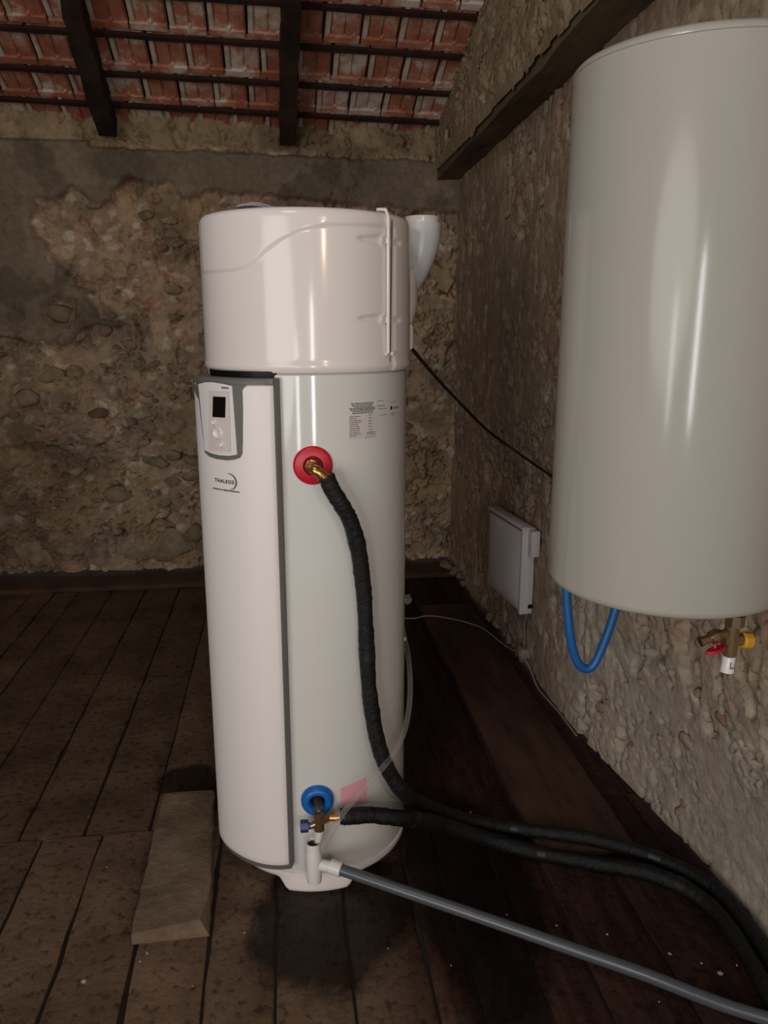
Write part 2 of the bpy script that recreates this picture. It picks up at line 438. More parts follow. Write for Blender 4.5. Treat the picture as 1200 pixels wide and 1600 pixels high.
def rubble(u, v, seed, su=0.13, sv=0.085, amp=1.0):
    """broken rubble: tilted facets of two sizes, mortar smeared over part of them, torn pits and cracks"""
    wx = fbm(u*7, v*7, seed+50, 4)-0.5; wy = fbm(u*7, v*7, seed+60, 4)-0.5
    fr = lambda k, a: (k*a) % 1.0
    def facets(a, b, sd, w):
        f1, f2, k, ox, oy = worley(u/a+wx*w, v/b+wy*w, sd)
        d = f2-f1
        return d, k, (fr(k, 37.1)-.5)*ox+(fr(k, 91.7)-.5)*oy
    d1, k, t1 = facets(su, sv, seed, 1.3)
    d2, k2, t2 = facets(su*0.40, sv*0.42, seed+7, 2.0)
    d3, k3, t3 = facets(su*0.16, sv*0.18, seed+9, 3.0)
    base = fbm(u*2.2, v*2.2, seed+3, 6)-0.5
    cover = sstep(0.42, 0.56, fbm(u*3.1+5, v*3.1, seed+9, 5))
    j1 = sstep(0.10, 0.0, d1); j2 = sstep(0.13, 0.0, d2)
    h = base*0.065 + (1-cover)*(0.018*k+0.050*t1-0.016*j1) + (0.35+0.65*(1-cover))*(0.008*k2+0.026*t2-0.010*j2*(k2 > .6)) + 0.003*k3+0.007*t3
    rg = fbm(u*17+wx*2, v*11+wy*2, seed+31, 4)
    pits = sstep(0.39, 0.36, rg)*sstep(0.46, 0.56, fbm(u*2.8+11, v*2.8, seed+33, 3))
    def crack(fu, fv, w, sd, a, b, fm):
        cr = np.abs(fbm(u*fu+3+wx, v*fv+wy, sd, 5)-0.5)
        return sstep(w, w*0.35, cr)*sstep(a, b, fbm(u*fm, v*fm+7, sd+1, 4))
    crk = np.clip(crack(7, 5, .015, seed+35, .48, .54, 3.0)+crack(12, 12, .019, seed+38, .50, .57, 4.5)+crack(19, 24, .024, seed+41, .51, .58, 6.0), 0, 1)
    h = h+(fbm(u*60, v*60, seed+44, 3)-0.5)*0.005
    return h*amp, k, k2, cover, -(pits*0.042+crk*0.042)

def back_func(u, v):
    x = u-3.2; z = v
    h, k, k2, cover, cuts = rubble(u, v, 11); h = h+cuts
    n = fbm(x*3, z*3, 77, 5)-0.5; n2 = fbm(x*9, z*9, 78, 4)-0.5
    tan = L3(172,146,121); ochre = L3(176,148,112); pale = L3(198,180,156); grey = L3(140,124,103); red = L3(174,134,112)
    c = tan[None,None]*(0.84+0.2*k[...,None]+0.2*k2[...,None])
    t = fbm(x*1.7, z*1.7, 90, 4)
    c = c*(1-sstep(0.5,0.65,t)[...,None]*0.6)+ochre*(sstep(0.5,0.65,t)[...,None]*0.6)
    c = np.where((k2 > 0.9)[...,None], pale, c); c = np.where(((k2 > 0.05)&(k2 < 0.08))[...,None], red, c)
    c = np.where(((k > 0.1)&(k < 0.2))[...,None], c*0.65+grey*0.35, c)
    # grey cement render: a band under the eaves and a broken patch at the left
    band = sstep(0.0, 0.04, z-(2.44+0.16*n+0.12*n2-0.05*x*(x > -1)))*sstep(0.0, 0.03, (2.735-0.016*(x+1.6))+0.03*n2-z)
    edge = -1.25+0.16*np.sin(z*5.0)+0.5*n+0.25*n2
    patch = sstep(0.0, 0.03, edge-x)*sstep(0.0, 0.05, z-(1.55+0.5*n))*sstep(0, 0.03, 2.76-z)
    hole = np.exp(-(((x+1.36)/0.10)**2+((z-1.76)/0.085)**2)**2)
    m = np.clip(np.maximum(band, patch), 0, 1)*(1-hole)
    hp = 0.058+0.012*(fbm(x*3, z*3, 99, 4)-0.5)+(fbm(x*40, z*40, 98, 3)-0.5)*0.005+0.3*cuts*(fbm(x*2, z*2, 55, 3) > .5)
    h = h*(1-m)+hp*m-hole*0.05
    c = c*(1-m[...,None])+grey*m[...,None]*(0.9+0.25*(fbm(x*5, z*5, 95, 3)[...,None]-0.5))
    top = sstep(0, 0.03, z-(2.735-0.016*(x+1.6)))
    c = c*(1-top[...,None])+(L3(160,138,108)*(0.85+0.3*t[...,None]))*top[...,None]
    dk_ = sstep(0.52, 0.62, fbm(x*4.2+20, z*4.2, 71, 5)); c = c*(1-0.30*dk_[...,None])
    lt_ = sstep(0.56, 0.66, fbm(x*5.5+40, z*5.5, 73, 5)); c = c*(1+0.22*lt_[...,None])
    # soot, and light falloff painted in darker at the bottom left
    dimmed = sstep(0.2, -0.6, x+1.2+0.9*n)*sstep(1.5, 0.7, z+0.5*n)
    c = c*(1-0.5*dimmed[...,None])+L3(92,68,56)*(0.5*dimmed[...,None])
    smoke = np.exp(-(((x+1.0)/0.35)**2+((z-1.05)/0.18)**2))*sstep(0.35, 0.6, fbm(x*6, z*6, 61, 4))
    c = c*(1-0.4*smoke[...,None])+L3(96,88,84)*(0.4*smoke[...,None])
    ys = np.exp(-(((x+0.75)/0.13)**2+((z-0.98)/0.06)**2)); c = c*(1-0.6*ys[...,None])+L3(164,128,70)*(0.6*ys[...,None])
    h = h+0.06*(z < 0.02)
    keep = (z > 0.055+0.03*(fbm(x*5, z*0, 44, 3)-0.5)) & (z < 3.02+0.0*x)
    return h, c, keep
wall_back = rough_wall('wall_back', (-3.2, 5.22, 0), (1,0,0), (0,0,1), (0,-1,0), 4.55, 3.1, 0.009, back_func)

XR = 1.17
def right_func(u, v):
    y = u-0.9; z = v
    h, k, k2, cover, cuts = rubble(u, v, 211, 0.14, 0.11, 0.60)
    n = fbm(y*2.5, z*2.5, 177, 5)-0.5; n2 = fbm(y*8, z*8, 178, 4)-0.5
    st = fbm(y*16, z*3.2, 181, 4)                      # trowel streaks, upright
    vp = sstep(0.36, 0.31, fbm(y*18, z*7, 182, 4))*sstep(0.45, 0.55, fbm(y*2.6, z*2.2+3, 183, 3))
    up = sstep(1.2, 1.8, z+0.4*n)                      # smoother render on the upper half
    h = h*(1-0.55*up)+up*(0.012*(st-0.5))-vp*0.020
    tan = L3(160,138,115); grey = L3(144,132,116); red = L3(162,130,108); pale = L3(184,166,142)
    c = tan*(0.85+0.35*k[...,None])
    g = sstep(0.45, 0.6, fbm(y*2+4, z*1.8, 185, 4)); c = c*(1-0.6*g[...,None])+grey*0.6*g[...,None]
    r = sstep(0.56, 0.68, fbm(y*3+9, z*3, 186, 4)); c = c*(1-0.5*r[...,None])+red*0.5*r[...,None]
    c = np.where((k2 > 0.9)[...,None], pale*0.7+c*0.3, c)
    low = sstep(1.0, 0.35, z+0.5*n)*sstep(3.6, 2.6, y); c = c*(1-0.5*low[...,None])+L3(190,180,166)*0.5*low[...,None]
    h = h*(1-0.55*low)+cuts*(0.55-.15*up)*sstep(.40,.55,fbm(y*2.2+31, z*2.2, 188, 3))
    h = h+0.032-0.012*(5.2-y)-0.11*sstep(3.0, 1.7, y)*sstep(0.9, 0.0, z)   # the wall leans back towards its foot
    keep = (z > 0.0) & (z < 2.70)
    return h, c, keep
wall_right = rough_wall('wall_right', (XR+0.012, -0.9, 0), (0,1,0), (0,0,1), (-1,0,0), 6.12, 2.75, 0.0105, right_func)

def gable_func(u, v):
    y = u-0.9; z = v+2.5
    h, k, k2, cover, cuts = rubble(u, v, 311, 0.2, 0.11, 0.8); h = h+cuts
    zb = 2.573+(5.2-y)*0.029+0.012+0.06*(fbm(y*5, y*0, 321, 5)-0.42)
    zt = 2.93+(5.2-y)*0.404
    tan = L3(160,138,110); red = L3(160,122,98); pale = L3(168,154,128)
    c = tan*(0.85+0.3*k[...,None]); c = np.where((k2 > 0.9)[...,None], red*0.6+c*0.4, c); c = np.where(((k2 > .6)&(k2 < .63))[...,None], pale, c)
    h = h*sstep(-0.02, 0.14, z-zb)+0.028-0.075*sstep(0.10, 0.75, z-zb)
    keep = (z > zb) & (z < zt+0.12)
    return h, c, keep
wall_gable = rough_wall('wall_gable', (1.02, -0.9, 2.5), (0,1,0), (0,0,1), (-1,0,0), 6.12, 2.9, 0.012, gable_func)
wl = MB()
wl.box((-3.3,-0.9,0), (-3.18,5.3,3.2))
wall_left = struct(wl.build('wall_left', noisy('plain_rubble', [lin(90,74,58), lin(140,118,92)], 5, 0.95, 0.8, 30), smooth=False))

# individual stones that stand out of the rubble: parts of the walls
def stone_mesh(seed):
    """a broken, angular stone: a ball trimmed by many planes, blunt towards the room"""
    rnd = random.Random(seed); bm = bmesh.new(); bmesh.ops.create_icosphere(bm, subdivisions=2, radius=1.0)
    ax = [Vector((rnd.uniform(-1,1), rnd.uniform(-1,1), rnd.uniform(-1,1))).normalized() for _ in range(14)]
    cut = [rnd.uniform(0.50, 0.80) for _ in ax]
    for v in bm.verts:
        for _ in range(2):
            for a, c in zip(ax, cut):
                d = v.co.dot(a)
                if d > c: v.co -= a*(d-c)
    for f in bm.faces: f.smooth = True
    for e in bm.edges:
        if e.calc_face_angle(0) > R_(24): e.smooth = False
    me = bpy.data.meshes.new('stone'); bm.to_mesh(me); bm.free(); return me
SM = {}
for mk, mm in (('a', M_stone), ('b', M_brickstone)):
    SM[mk] = [stone_mesh(i+(50 if mk == 'b' else 0)) for i in range(7)]
    for me in SM[mk]: me.materials.append(mm)
rnd = random.Random(5)
def put_stone(parent, loc, size, rot, kind='a', name='stone'):
    o = bpy.data.objects.new(name, rnd.choice(SM[kind])); C.objects.link(o); o.parent = parent
    o.location = loc; o.scale = size; o.rotation_euler = rot; return o
placed = []
def free(a, b, r):
    for p, q, s in placed:
        if (p-a)**2+((q-b)*1.25)**2 < (0.8*(r+s))**2: return False
    placed.append((a, b, r)); return True
# big stones seen near the foot of the back wall and in the hole at the left
for x, z, w, hh in [(-1.36,1.755,.075,.055),(-1.29,1.72,.03,.05),(-1.04,.20,.15,.10),(-1.26,.18,.11,.10),(-.80,.22,.17,.11),(-.55,.16,.10,.06),(-.62,.30,.08,.06),
                    (-1.45,.24,.12,.09),(-1.7,.2,.14,.1),(-.42,.24,.09,.07),(-1.12,.58,.10,.06),(-.86,.80,.09,.04),(-.62,.80,.06,.035),(-.62,.70,.07,.04),(-1.62,1.22,.07,.06),(-1.45,1.37,.09,.05),(-.72,1.02,.11,.06)]:
    placed.append((x, z, w)); put_stone(wall_back, (x, 5.212+0.012*(w > .1), z), (w*1.25, 0.045, hh*1.25), (rnd.uniform(-.1,.1), rnd.uniform(-.25,.25), rnd.uniform(-.1,.1)))
for i in range(700):
    x = rnd.uniform(-2.15, 1.1); z = rnd.uniform(0.15, 2.42); w = rnd.uniform(0.022, 0.062)
    if x < -1.3 and z > 1.5: continue
    if 0.0 < x < 0.5 and z < 1.8: continue
    if len(wall_back.children) > 165: break
    if free(x, z, w): put_stone(wall_back, (x, 5.203+rnd.uniform(-.008,.012), z), (w*1.3, rnd.uniform(.016,.026), w*rnd.uniform(.5,1.0)), (rnd.uniform(-.2,.2), rnd.uniform(-.4,.4), rnd.uniform(-.2,.2)), 'b' if rnd.random() < .16 else 'a')
placed = []
for i in range(500):
    y = rnd.uniform(0.9, 5.0); z = rnd.uniform(0.08, 2.5); w = rnd.uniform(0.016, 0.042)
    if z > 1.3 and rnd.random() < .7: continue
    if 3.0 < y < 4.4 and .1 < z < .85: continue
    if len(wall_right.children) > 90: break
    back = -0.032+0.012*(5.2-y)+0.11*float(sstep(3.0,1.7,np.array(y))*sstep(.9,0,np.array(z)))
    if free(y, z, w): put_stone(wall_right, (XR+0.012+back+rnd.uniform(-.004,.008), y, z), (rnd.uniform(.014,.022), w, w*rnd.uniform(.5,1.0)), (rnd.uniform(-.4,.4), rnd.uniform(-.2,.2), rnd.uniform(-.2,.2)), 'b' if rnd.random() < .15 else 'a')
placed = []
for i in range(300):
    y = rnd.uniform(2.6, 5.0); z = 2.68+(5.2-y)*.03+rnd.uniform(0, .42); w = rnd.uniform(0.02, 0.05)
    if z > 2.85+(5.2-y)*.404 or len(wall_gable.children) > 34: continue
    if free(y, z, w): put_stone(wall_gable, (1.02+0.10*float(sstep(.05,.75,np.array(z-2.6)))+rnd.uniform(-.005,.01), y, z), (.022, w, w*.7), (rnd.uniform(-.4,.4), 0, 0), 'b' if rnd.random() < .2 else 'a')
# pale broken stones at the foot of the far right corner
for x, y, z, a, b, c in [(1.07,5.06,.06,.10,.06,.05),(1.10,4.96,.05,.06,.05,.045),(1.13,4.86,.045,.05,.05,.05),(1.12,4.72,.04,.045,.05,.04),(1.13,4.12,.04,.03,.045,.045),(1.14,4.02,.03,.03,.04,.035),(1.15,3.6,.03,.04,.05,.03)]:
    put_stone(wall_right, (x+.02, y, z-.01), (a*.8, b*1.1, c*.8), (rnd.uniform(-.4,.4), rnd.uniform(-.4,.4), rnd.uniform(-1,1)))

# ------------------------------------------------------------------ setting: beam along the right wall
bm_ = MB(); n = 30; vs = []
for i in range(n):
    y = -0.8+i*(6.05/(n-1)); zb = 2.568+(5.2-y)*0.029
    j = lambda s: rnd.uniform(-s, s)
    vs += [(1.005+j(.006), y, zb+j(.006)), (1.195+j(.004), y, zb+.012+j(.005)), (1.195, y, zb+.20), (1.008+j(.006), y, zb+.20)]
fs = []
for i in range(n-1):
    for k in range(4): fs.append((i*4+k, i*4+(k+1) % 4, i*4+4+(k+1) % 4, i*4+4+k))
fs += [(0,1,2,3), tuple((n-1)*4+k for k in (3,2,1,0))]
bm_.add(vs, fs)
tie_beam = struct(bm_.build('ceiling_beam', M_beam, angle=50))

# ------------------------------------------------------------------ setting: floor
fl = MB(); fl.box((-3.3,-0.9,-0.12), (1.5,5.4,-0.012))
floor = struct(fl.build('floor', M_sub, smooth=False))
frnd = random.Random(21)
def plank(x0, x1, y0, y1, z=0.0, th=0.03, gap=0.007, name='plank', seg=None, mat=None, rag=0.003):
    m = MB(); seg = seg or max(6, int((y1-y0)/0.11)); vs = []
    x0 += gap*frnd.uniform(.3,.7); x1 -= gap*frnd.uniform(.3,.7)
    wob = [frnd.uniform(-rag, rag) for _ in range(4)]
    for i in range(seg+1):
        y = y0+(y1-y0)*i/seg
        a = frnd.uniform(-rag, rag) + (frnd.random() < .07)*frnd.uniform(0, .010); b = frnd.uniform(-rag, rag) - (frnd.random() < .07)*frnd.uniform(0, .010)
        zz = z+frnd.uniform(-.0008,.0008)
        vs += [(x0+a, y, zz-.004), (x0+a+.006, y, zz), ((x0+x1)/2, y, zz+.001), (x1+b-.006, y, zz), (x1+b, y, zz-.004), (x1+b, y, z-th), (x0+a, y, z-th)]
    k = 7; fs = []
    for i in range(seg):
        for j in range(k): fs.append((i*k+j, i*k+(j+1) % k, (i+1)*k+(j+1) % k, (i+1)*k+j))
    fs += [tuple(range(k)), tuple(seg*k+j for j in range(k-1,-1,-1))]
    m.add(vs, fs)
    return m.build(name, mat or M_floor, floor, angle=50)
far = [-3.15,-2.94,-2.73,-2.52,-2.30,-2.08,-1.86,-1.64,-1.50,-1.353,-1.138,-.928,-.715,-.498,-.29,-.08,.13,.34,.55,.765,.985,1.22]
for a, b in zip(far[:-1], far[1:]): plank(a, b, 2.397, 4.955, frnd.uniform(-.004,.002), gap=.0075)
near = [-3.1,-2.88,-2.66,-2.44,-2.22,-2.0,-1.79,-1.58,-1.37,-1.16,-1.01,-.845,-.65,-.45,-.25,-.067,.133,.34,.445,.62,.766,.98,1.2,1.42]
for a, b in zip(near[:-1], near[1:]): plank(a, b, -0.7, 2.388, frnd.uniform(-.004,.002), gap=.0075)
plank(1.22, 1.42, 2.397, 3.4, -.004)
ledge = MB()
segs = 40; vs = []
for i in range(segs+1):
    x = -3.15+i*(4.3/segs); j = lambda s: frnd.uniform(-s, s)
    y0 = 4.955-0.02*(x+1.8)*.0+j(.006)
    vs += [(x, y0, 0), (x, y0+j(.002), .030+j(.003)), (x, y0+.012, .036), (x, 5.40, .036), (x, 5.40, 0)]
fs = []
for i in range(segs):
    for k in range(5): fs.append((i*5+k, i*5+(k+1) % 5, (i+1)*5+(k+1) % 5, (i+1)*5+k))
fs += [(0,1,2,3,4), tuple(segs*5+k for k in (4,3,2,1,0))]
ledge.add(vs, fs); struct(ledge.build('baseboard_back', M_ledge, angle=60))

# ------------------------------------------------------------------ setting: roof seen from below
SL = R_(22); TILT = -0.0195
Xd = Vector((1, 0, TILT)).normalized(); Sd = Vector((0, -math.cos(SL), math.sin(SL))); Nd = Xd.cross(Sd).normalized()
if Nd.z < 0: Nd = -Nd
O = Vector((0, 5.2, 2.892))
def rp_(x, s, n): return O+Xd*x+Sd*s+Nd*n
TM = Matrix((-Xd, Sd, Nd)).transposed()
dk = MB()
dk.add([rp_(x, s, n) for n in (.03, .05) for x, s in ((-3.3,-.35),(1.5,-.35),(1.5,6.6),(-3.3,6.6))], [(0,1,2,3),(7,6,5,4),(0,4,5,1),(1,5,6,2),(2,6,7,3),(3,7,4,0)])
ceiling = struct(dk.build('ceiling', M_sub, smooth=False))
def tile_mesh(seed):
    r = random.Random(seed); m = MB(); w = .234; L = .30
    m.box((.004, 0, -.004), (w-.004, L, .012))
    m.bbox((.010, .062, -.016), (.094, L-.012, -.002), .005, seg=1)
    m.bbox((.106, .062, -.014), (.186, L-.012, -.002), .005, seg=1)
    m.bbox((.003, .020, -.026), (w-.003, .070, -.002), .005, seg=1)
    xx = r.choice([.03, .09, .15]); m.bbox((xx, .060, -.026), (xx+.026, .085, -.002), .005, seg=1)
    return m.mesh('roof_tile', M_tile, angle=30)
TMS = [tile_mesh(i) for i in range(3)]
rbm = MB().bbox((.194, .060, -.022), (.226, .290, -.002), .006, seg=1).mesh('rib', M_rib, angle=30)
SB = [-0.18, 0.10, 0.365, 0.655, 0.935, 1.215, 1.5, 1.785]
trnd = random.Random(3)
for r, s in enumerate(SB):
    x = -2.62+(.11 if r % 2 else 0)+trnd.uniform(-.02,.02)
    while x < 1.10:
        t = bpy.data.objects.new('roof_tile', trnd.choice(TMS)); C.objects.link(t); t.parent = ceiling
        t.scale = (.82, 1, 1); t.location = rp_(x+.192, s+trnd.uniform(-.006,.006), 0.004+trnd.uniform(0,.006))
        t.rotation_euler = (TM @ Matrix.Rotation(trnd.uniform(-.02,.02), 3, 'Z')).to_euler()
        g = bpy.data.objects.new('rib', rbm); C.objects.link(g); g.parent = t
        x += .197+trnd.uniform(-.003,.003)
def bar(parent, name, x0, s0, x1, s1, w, n0, n1, mat, segs=12, j=.004, bend=0.0):
    m = MB(); vs = []
    for i in range(segs+1):
        t = i/segs; x = x0+(x1-x0)*t; s = s0+(s1-s0)*t
        dx, ds = (x1-x0), (s1-s0); ln = math.hypot(dx, ds); px, ps = -ds/ln, dx/ln
        b = bend*math.sin(math.pi*t*1.7); a = w/2
        jj = [trnd.uniform(-j, j) for _ in range(4)]
        vs += [rp_(x+px*(a+jj[0]+b), s+ps*(a+jj[0]+b), n0+jj[2]), rp_(x-px*(a+jj[1]-b), s-ps*(a+jj[1]-b), n0+jj[3]), rp_(x-px*(a+jj[1]-b), s-ps*(a+jj[1]-b), n1), rp_(x+px*(a+jj[0]+b), s+ps*(a+jj[0]+b), n1)]
    fs = []
    for i in range(segs):
        for k in range(4): fs.append((i*4+k, i*4+(k+1) % 4, i*4+4+(k+1) % 4, i*4+4+k))
    fs += [(0,1,2,3), tuple(segs*4+k for k in (3,2,1,0))]
    m.add(vs, fs); return m.build(name, mat, parent, angle=45)
for s in SB[1:]:
    bar(ceiling, 'batten', -2.9, s+trnd.uniform(-.004,.004), 1.08, s+trnd.uniform(-.004,.004), +.030, -.040, -.020, M_batten, 26, .003)
bar(ceiling, 'rafter', -0.985, -.02, -0.84, 2.2, .10, -.150, -.038, M_oldwood, 22, .010, .02)
bar(ceiling, 'rafter', 0.075, -.02, 0.115, 2.2, .095, -.150, -.038, M_oldwood, 22, .007, .003)
bar(ceiling, 'rafter', -2.15, -.02, -2.10, 2.2, .10, -.150, -.038, M_oldwood, 18, .008, .01)

# ------------------------------------------------------------------ floor-standing water heater
cx, cy, RT = 0.0741, 2.3196, 0.288
A0 = math.atan2(-cx, -cy)
def pt(th, r, z):                        # th in degrees: 0 towards the front, + to the right
    b = A0-R_(th); return Vector((cx+r*math.sin(b), cy+r*math.cos(b), z))
def nrm(th): return (pt(th, 1, 0)-pt(th, 0, 0))
def ring(prof, n=128):                   # surface of revolution about the tank axis
    return MB().lathe(prof, n, Matrix.Translation((cx, cy, 0)))
heater = thing('water_heater', 'tall white floor-standing cylindrical water heater with control panel and grey-edged front cover', 'water heater', (cx, cy, 0))
ring([(0,.045),(RT-.02,.045),(RT-.006,.050),(RT,.058),(RT,1.545),(RT-.01,1.556),(0,1.556)], 144).build('tank_jacket', M_white, heater, angle=35)
# base tray: flange with feet
n = 160; vs = []; 
for k in range(n):
    th = -180+360*k/n
    d = min(abs(th+1), abs(th-119), abs(th+121)) if True else 0
    d = min(d, abs(th+1-360), abs(th-119+360))
    foot = float(sstep(25.0, 17.0, np.array(d)))
    zb = .034*(1-foot)
    ro = RT+.004+.010*foot
    vs += [pt(th, RT-.05, zb), pt(th, ro-.012, zb), pt(th, ro-.002, zb+.006), pt(th, ro, zb+.016), pt(th, RT+.004, .062), pt(th, RT-.02, .066)]
MB().grid(vs, n, 6, wrap=True).build('base_tray', M_cap, heater, angle=50)
# top cover with its raised wave line
wave = [(-180,1.812),(-110,1.812),(-71,1.812),(-49,1.808),(-37,1.810),(-31,1.814),(-25.2,1.829),(-19.9,1.852),(-11.6,1.879),(-2.1,1.901),(10.4,1.914),(39,1.921),(51,1.923),(180,1.923)]
wx_, wz_ = zip(*wave)
def dimple(th, z):
    e = 0
    for a0_, a1_, z0 in ((27,42,1.886),(27,42,1.689),(48,58,1.885),(48,58,1.686)):
        t = (th-a0_)/(a1_-a0_)
        if -.1 < t < 1.15:
            hw = .012*(0.35+.65*min(1, max(0, t if a0_ < 40 else 1-t)))
            q = abs(z-z0)/hw
            if q < 1.3 and t < 1.0: e = max(e, float(sstep(1.3, .6, np.array(q)))*float(sstep(-.1, .2, np.array(t)) if a0_ < 40 else 1))
    return e
NTH, zs = 260, [1.552,1.556,1.562,1.572,1.580]+list(np.linspace(1.59,1.935,90))+[1.940,1.945,1.949,1.952,1.9545,1.956]
vs = []
for k in range(NTH):
    th = -180+360*k/NTH
    zl = float(np.interp(th, wx_, wz_))
    for z in zs:
        r = RT+.005
        if z < 1.575: r = RT+.001+.006*float(sstep(1.552,1.562,np.array(z)))
        if th > -72 and th < 52: r += .0045*float(sstep(-.004,.004,np.array(z-zl)))*float(sstep(-72,-68,np.array(th)))
        elif th >= 52: r += .0045
        if 25 < th < 60: r -= .006*dimple(th, z)
        if z > 1.935: r -= .016*(1-math.sqrt(max(0, 1-((z-1.935)/.021)**2)))
        vs.append(pt(th, r, z))
top_mb = MB().grid(vs, NTH, len(zs), wrap=True)
top_mb.add([pt(-180+360*k/NTH, RT-.012, 1.956) for k in range(NTH)]+[pt(0,0,1.962)], [(k, (k+1) % NTH, NTH) for k in range(NTH)])
cap = top_mb.build('top_cover', M_cap, heater, angle=60)
# vertical joint of the cover halves and the locking rod
MB().add([pt(48.6, RT+.0062, 1.575), pt(49.4, RT+.0062, 1.575), pt(49.4, RT+.0112, 1.94), pt(48.6, RT+.0112, 1.94)], [(0,1,2,3)]).build('seam', M_grey, cap)
rod = MB().tube([pt(44.5, RT-.02, 1.964), pt(45, RT+.006, 1.962), pt(45.4, RT+.013, 1.945), pt(45.4, RT+.013, 1.60), pt(45.6, RT+.002, 1.595)], .0048, 10).build('locking_rod', M_cap, heater)
for z in (1.886, 1.687):
    MB().tube([pt(42.9+2.1*math.cos(a), RT+.009, z+.0085*math.sin(a)) for a in np.linspace(0, 2*math.pi, 17)], .0022, 8, caps=False).build('rod_eyelet', M_cap, rod)
MB().bbox((-.008,-.006,-.012),(.008,.006,.012), .003, frame(pt(50.5, RT+.002, 1.598), nrm(50.5))).build('seam_clip', M_cap, cap)
# front cover: grey housing and white shell
TC, BE, EX, KK = -44, 28, .065, .35
def pr(th): return RT+EX*(1-KK*abs((th-TC)/BE)**3)
def ps(th, z, off=0.0): return pt(th, pr(th)+off, z)
def shell(t0, t1, z0, z1, rin, roff, nt=60, nz=40, bev=.004, zbot=None):
    m = MB(); vs = []
    ths = np.linspace(t0, t1, nt); 
    prof_z = [z0, z0, z0+bev*.4, z0+bev]+list(np.linspace(z0+.02, z1-.02, nz))+[z1-bev, z1-bev*.4, z1, z1]
    for i, t in enumerate(ths):
        e = min(t-t0, t1-t)
        eb = bev*(1-min(1, e/0.9))**2
        for j, z in enumerate(prof_z):
            L = len(prof_z)
            if j in (0, L-1): r = rin
            else:
                db = {1: bev, 2: bev*.35, 3: 0}.get(j, {L-2: bev, L-3: bev*.35, L-4: 0}.get(j, 0))
                r = pr(t)+roff-max(db, eb)
            vs.append(pt(t, r, z))
    m.grid(vs, nt, len(prof_z))
    L = len(prof_z)
    for t, side in ((t0, 0), (t1, 1)):
        a = [pt(t, rin, z) for z in prof_z]; b = [pt(t, pr(t)+roff-(bev if 1 <= j <= L-2 else 0) if j not in (0, L-1) else rin, z) for j, z in enumerate(prof_z)]
        m.add(a+b, [(j, j+1, L+j+1, L+j) for j in range(L-1)])
    return m
cover = shell(TC-BE-.6, TC+BE+1.0, .098, 1.5395, RT-.004, -.006).build('front_cover', M_grey, heater, angle=40)
shell(TC-BE, TC+BE, .117, 1.5235, RT+.004, 0.0).build('white_shell', M_panel, cover, angle=40)
shell(TC-BE+4, TC+BE-.5, 1.536, 1.5415, RT-.004, -.046, nz=3, bev=.001).build('shadow_gap_strip', M_cable, cover, angle=40)  # black strip standing in for the shadow under the top cover's lip
def flat_poly(name, mat, pts, off, parent, depth=.002):
    """closed outline in (th, z) laid on the front cover, subdivided towards its centre"""
    m = MB(); n = len(pts); c = (sum(p[0] for p in pts)/n, sum(p[1] for p in pts)/n)
    rings = 5; vs = []
    for r in range(rings):
        f = 1-r/rings
        vs += [ps(c[0]+(p[0]-c[0])*f, c[1]+(p[1]-c[1])*f, off) for p in pts]
    vs.append(ps(c[0], c[1], off))
    fs = []
    for r in range(rings-1):
        for k in range(n): fs.append((r*n+k, r*n+(k+1) % n, (r+1)*n+(k+1) % n, (r+1)*n+k))
    fs += [((rings-1)*n+k, (rings-1)*n+(k+1) % n, rings*n) for k in range(n)]
    b = len(vs); vs += [ps(p[0], p[1], off-depth) for p in pts]
    fs += [(k, (k+1) % n, b+(k+1) % n, b+k) for k in range(n)]
    m.add(vs, fs); return m.build(name, mat, parent, angle=40)
def densify(p, d=2):
    out = []
    for i in range(len(p)):
        a = p[i]; b = p[(i+1) % len(p)]
        for k in range(d): out.append((a[0]+(b[0]-a[0])*k/d, a[1]+(b[1]-a[1])*k/d))
    return out
outer = [(-26.6,1.5240),(-28.2,1.5195),(-28.7,1.510),(-28.8,1.462),(-29.5,1.379),(-29.9,1.349),(-31,1.337),(-34,1.3305),(-38.1,1.327),(-44,1.3267),(-49.4,1.330),(-53,1.3385),(-54.1,1.384),(-54.8,1.418),(-56,1.469),(-57.5,1.499),(-59.3,1.515),(-64.8,1.5215),(-69,1.5245),(-50,1.5247),(-40,1.5247)]
inner = [(-33.1,1.5215),(-33,1.502),(-32.75,1.461),(-32.4,1.395),(-32.15,1.345),(-36.2,1.340),(-41.8,1.3385),(-46.9,1.3405),(-52.3,1.3455),(-53,1.402),(-53.8,1.453),(-54.5,1.495),(-54.9,1.520),(-48.8,1.527),(-43.5,1.5285),(-37.8,1.526)]
bezel = flat_poly('display_bezel', M_grey, densify(outer), .0025, heater)
flat_poly('control_plate', M_recess, densify(inner), .005, bezel)
def quad(pts, off, name, mat, parent, d=6, depth=.002): return flat_poly(name, mat, densify(pts, d), off, parent, depth)
quad([(-46,1.5065),(-34.4,1.5075),(-35.0,1.3525),(-47.9,1.350)], .0075, 'keypad', M_keypad, bezel)
quad([(-43.2,1.4926),(-36.1,1.4931),(-36.9,1.440),(-44.2,1.4389)], .0092, 'screen', M_black, bezel)
for nm, a, z, r1 in (('dial', -41.5, 1.3981, .0165), ('button', -43.6, 1.4255, .0075), ('button', -39.5, 1.3687, .0065)):
    k = MB().lathe([(0,.0015),(r1*.62,.0015),(r1*.70,.003),(r1*.85,.005),(r1,.003),(r1,-.004)], 32, frame(ps(a, z, .0075), nrm(a))).build(nm, M_recess, bezel, angle=60)
quad([(-38.5,1.5185),(-34.8,1.5180),(-34.8,1.5135),(-38.5,1.5140)], .0062, 'sensor_slot', M_greyprint, bezel, 2)
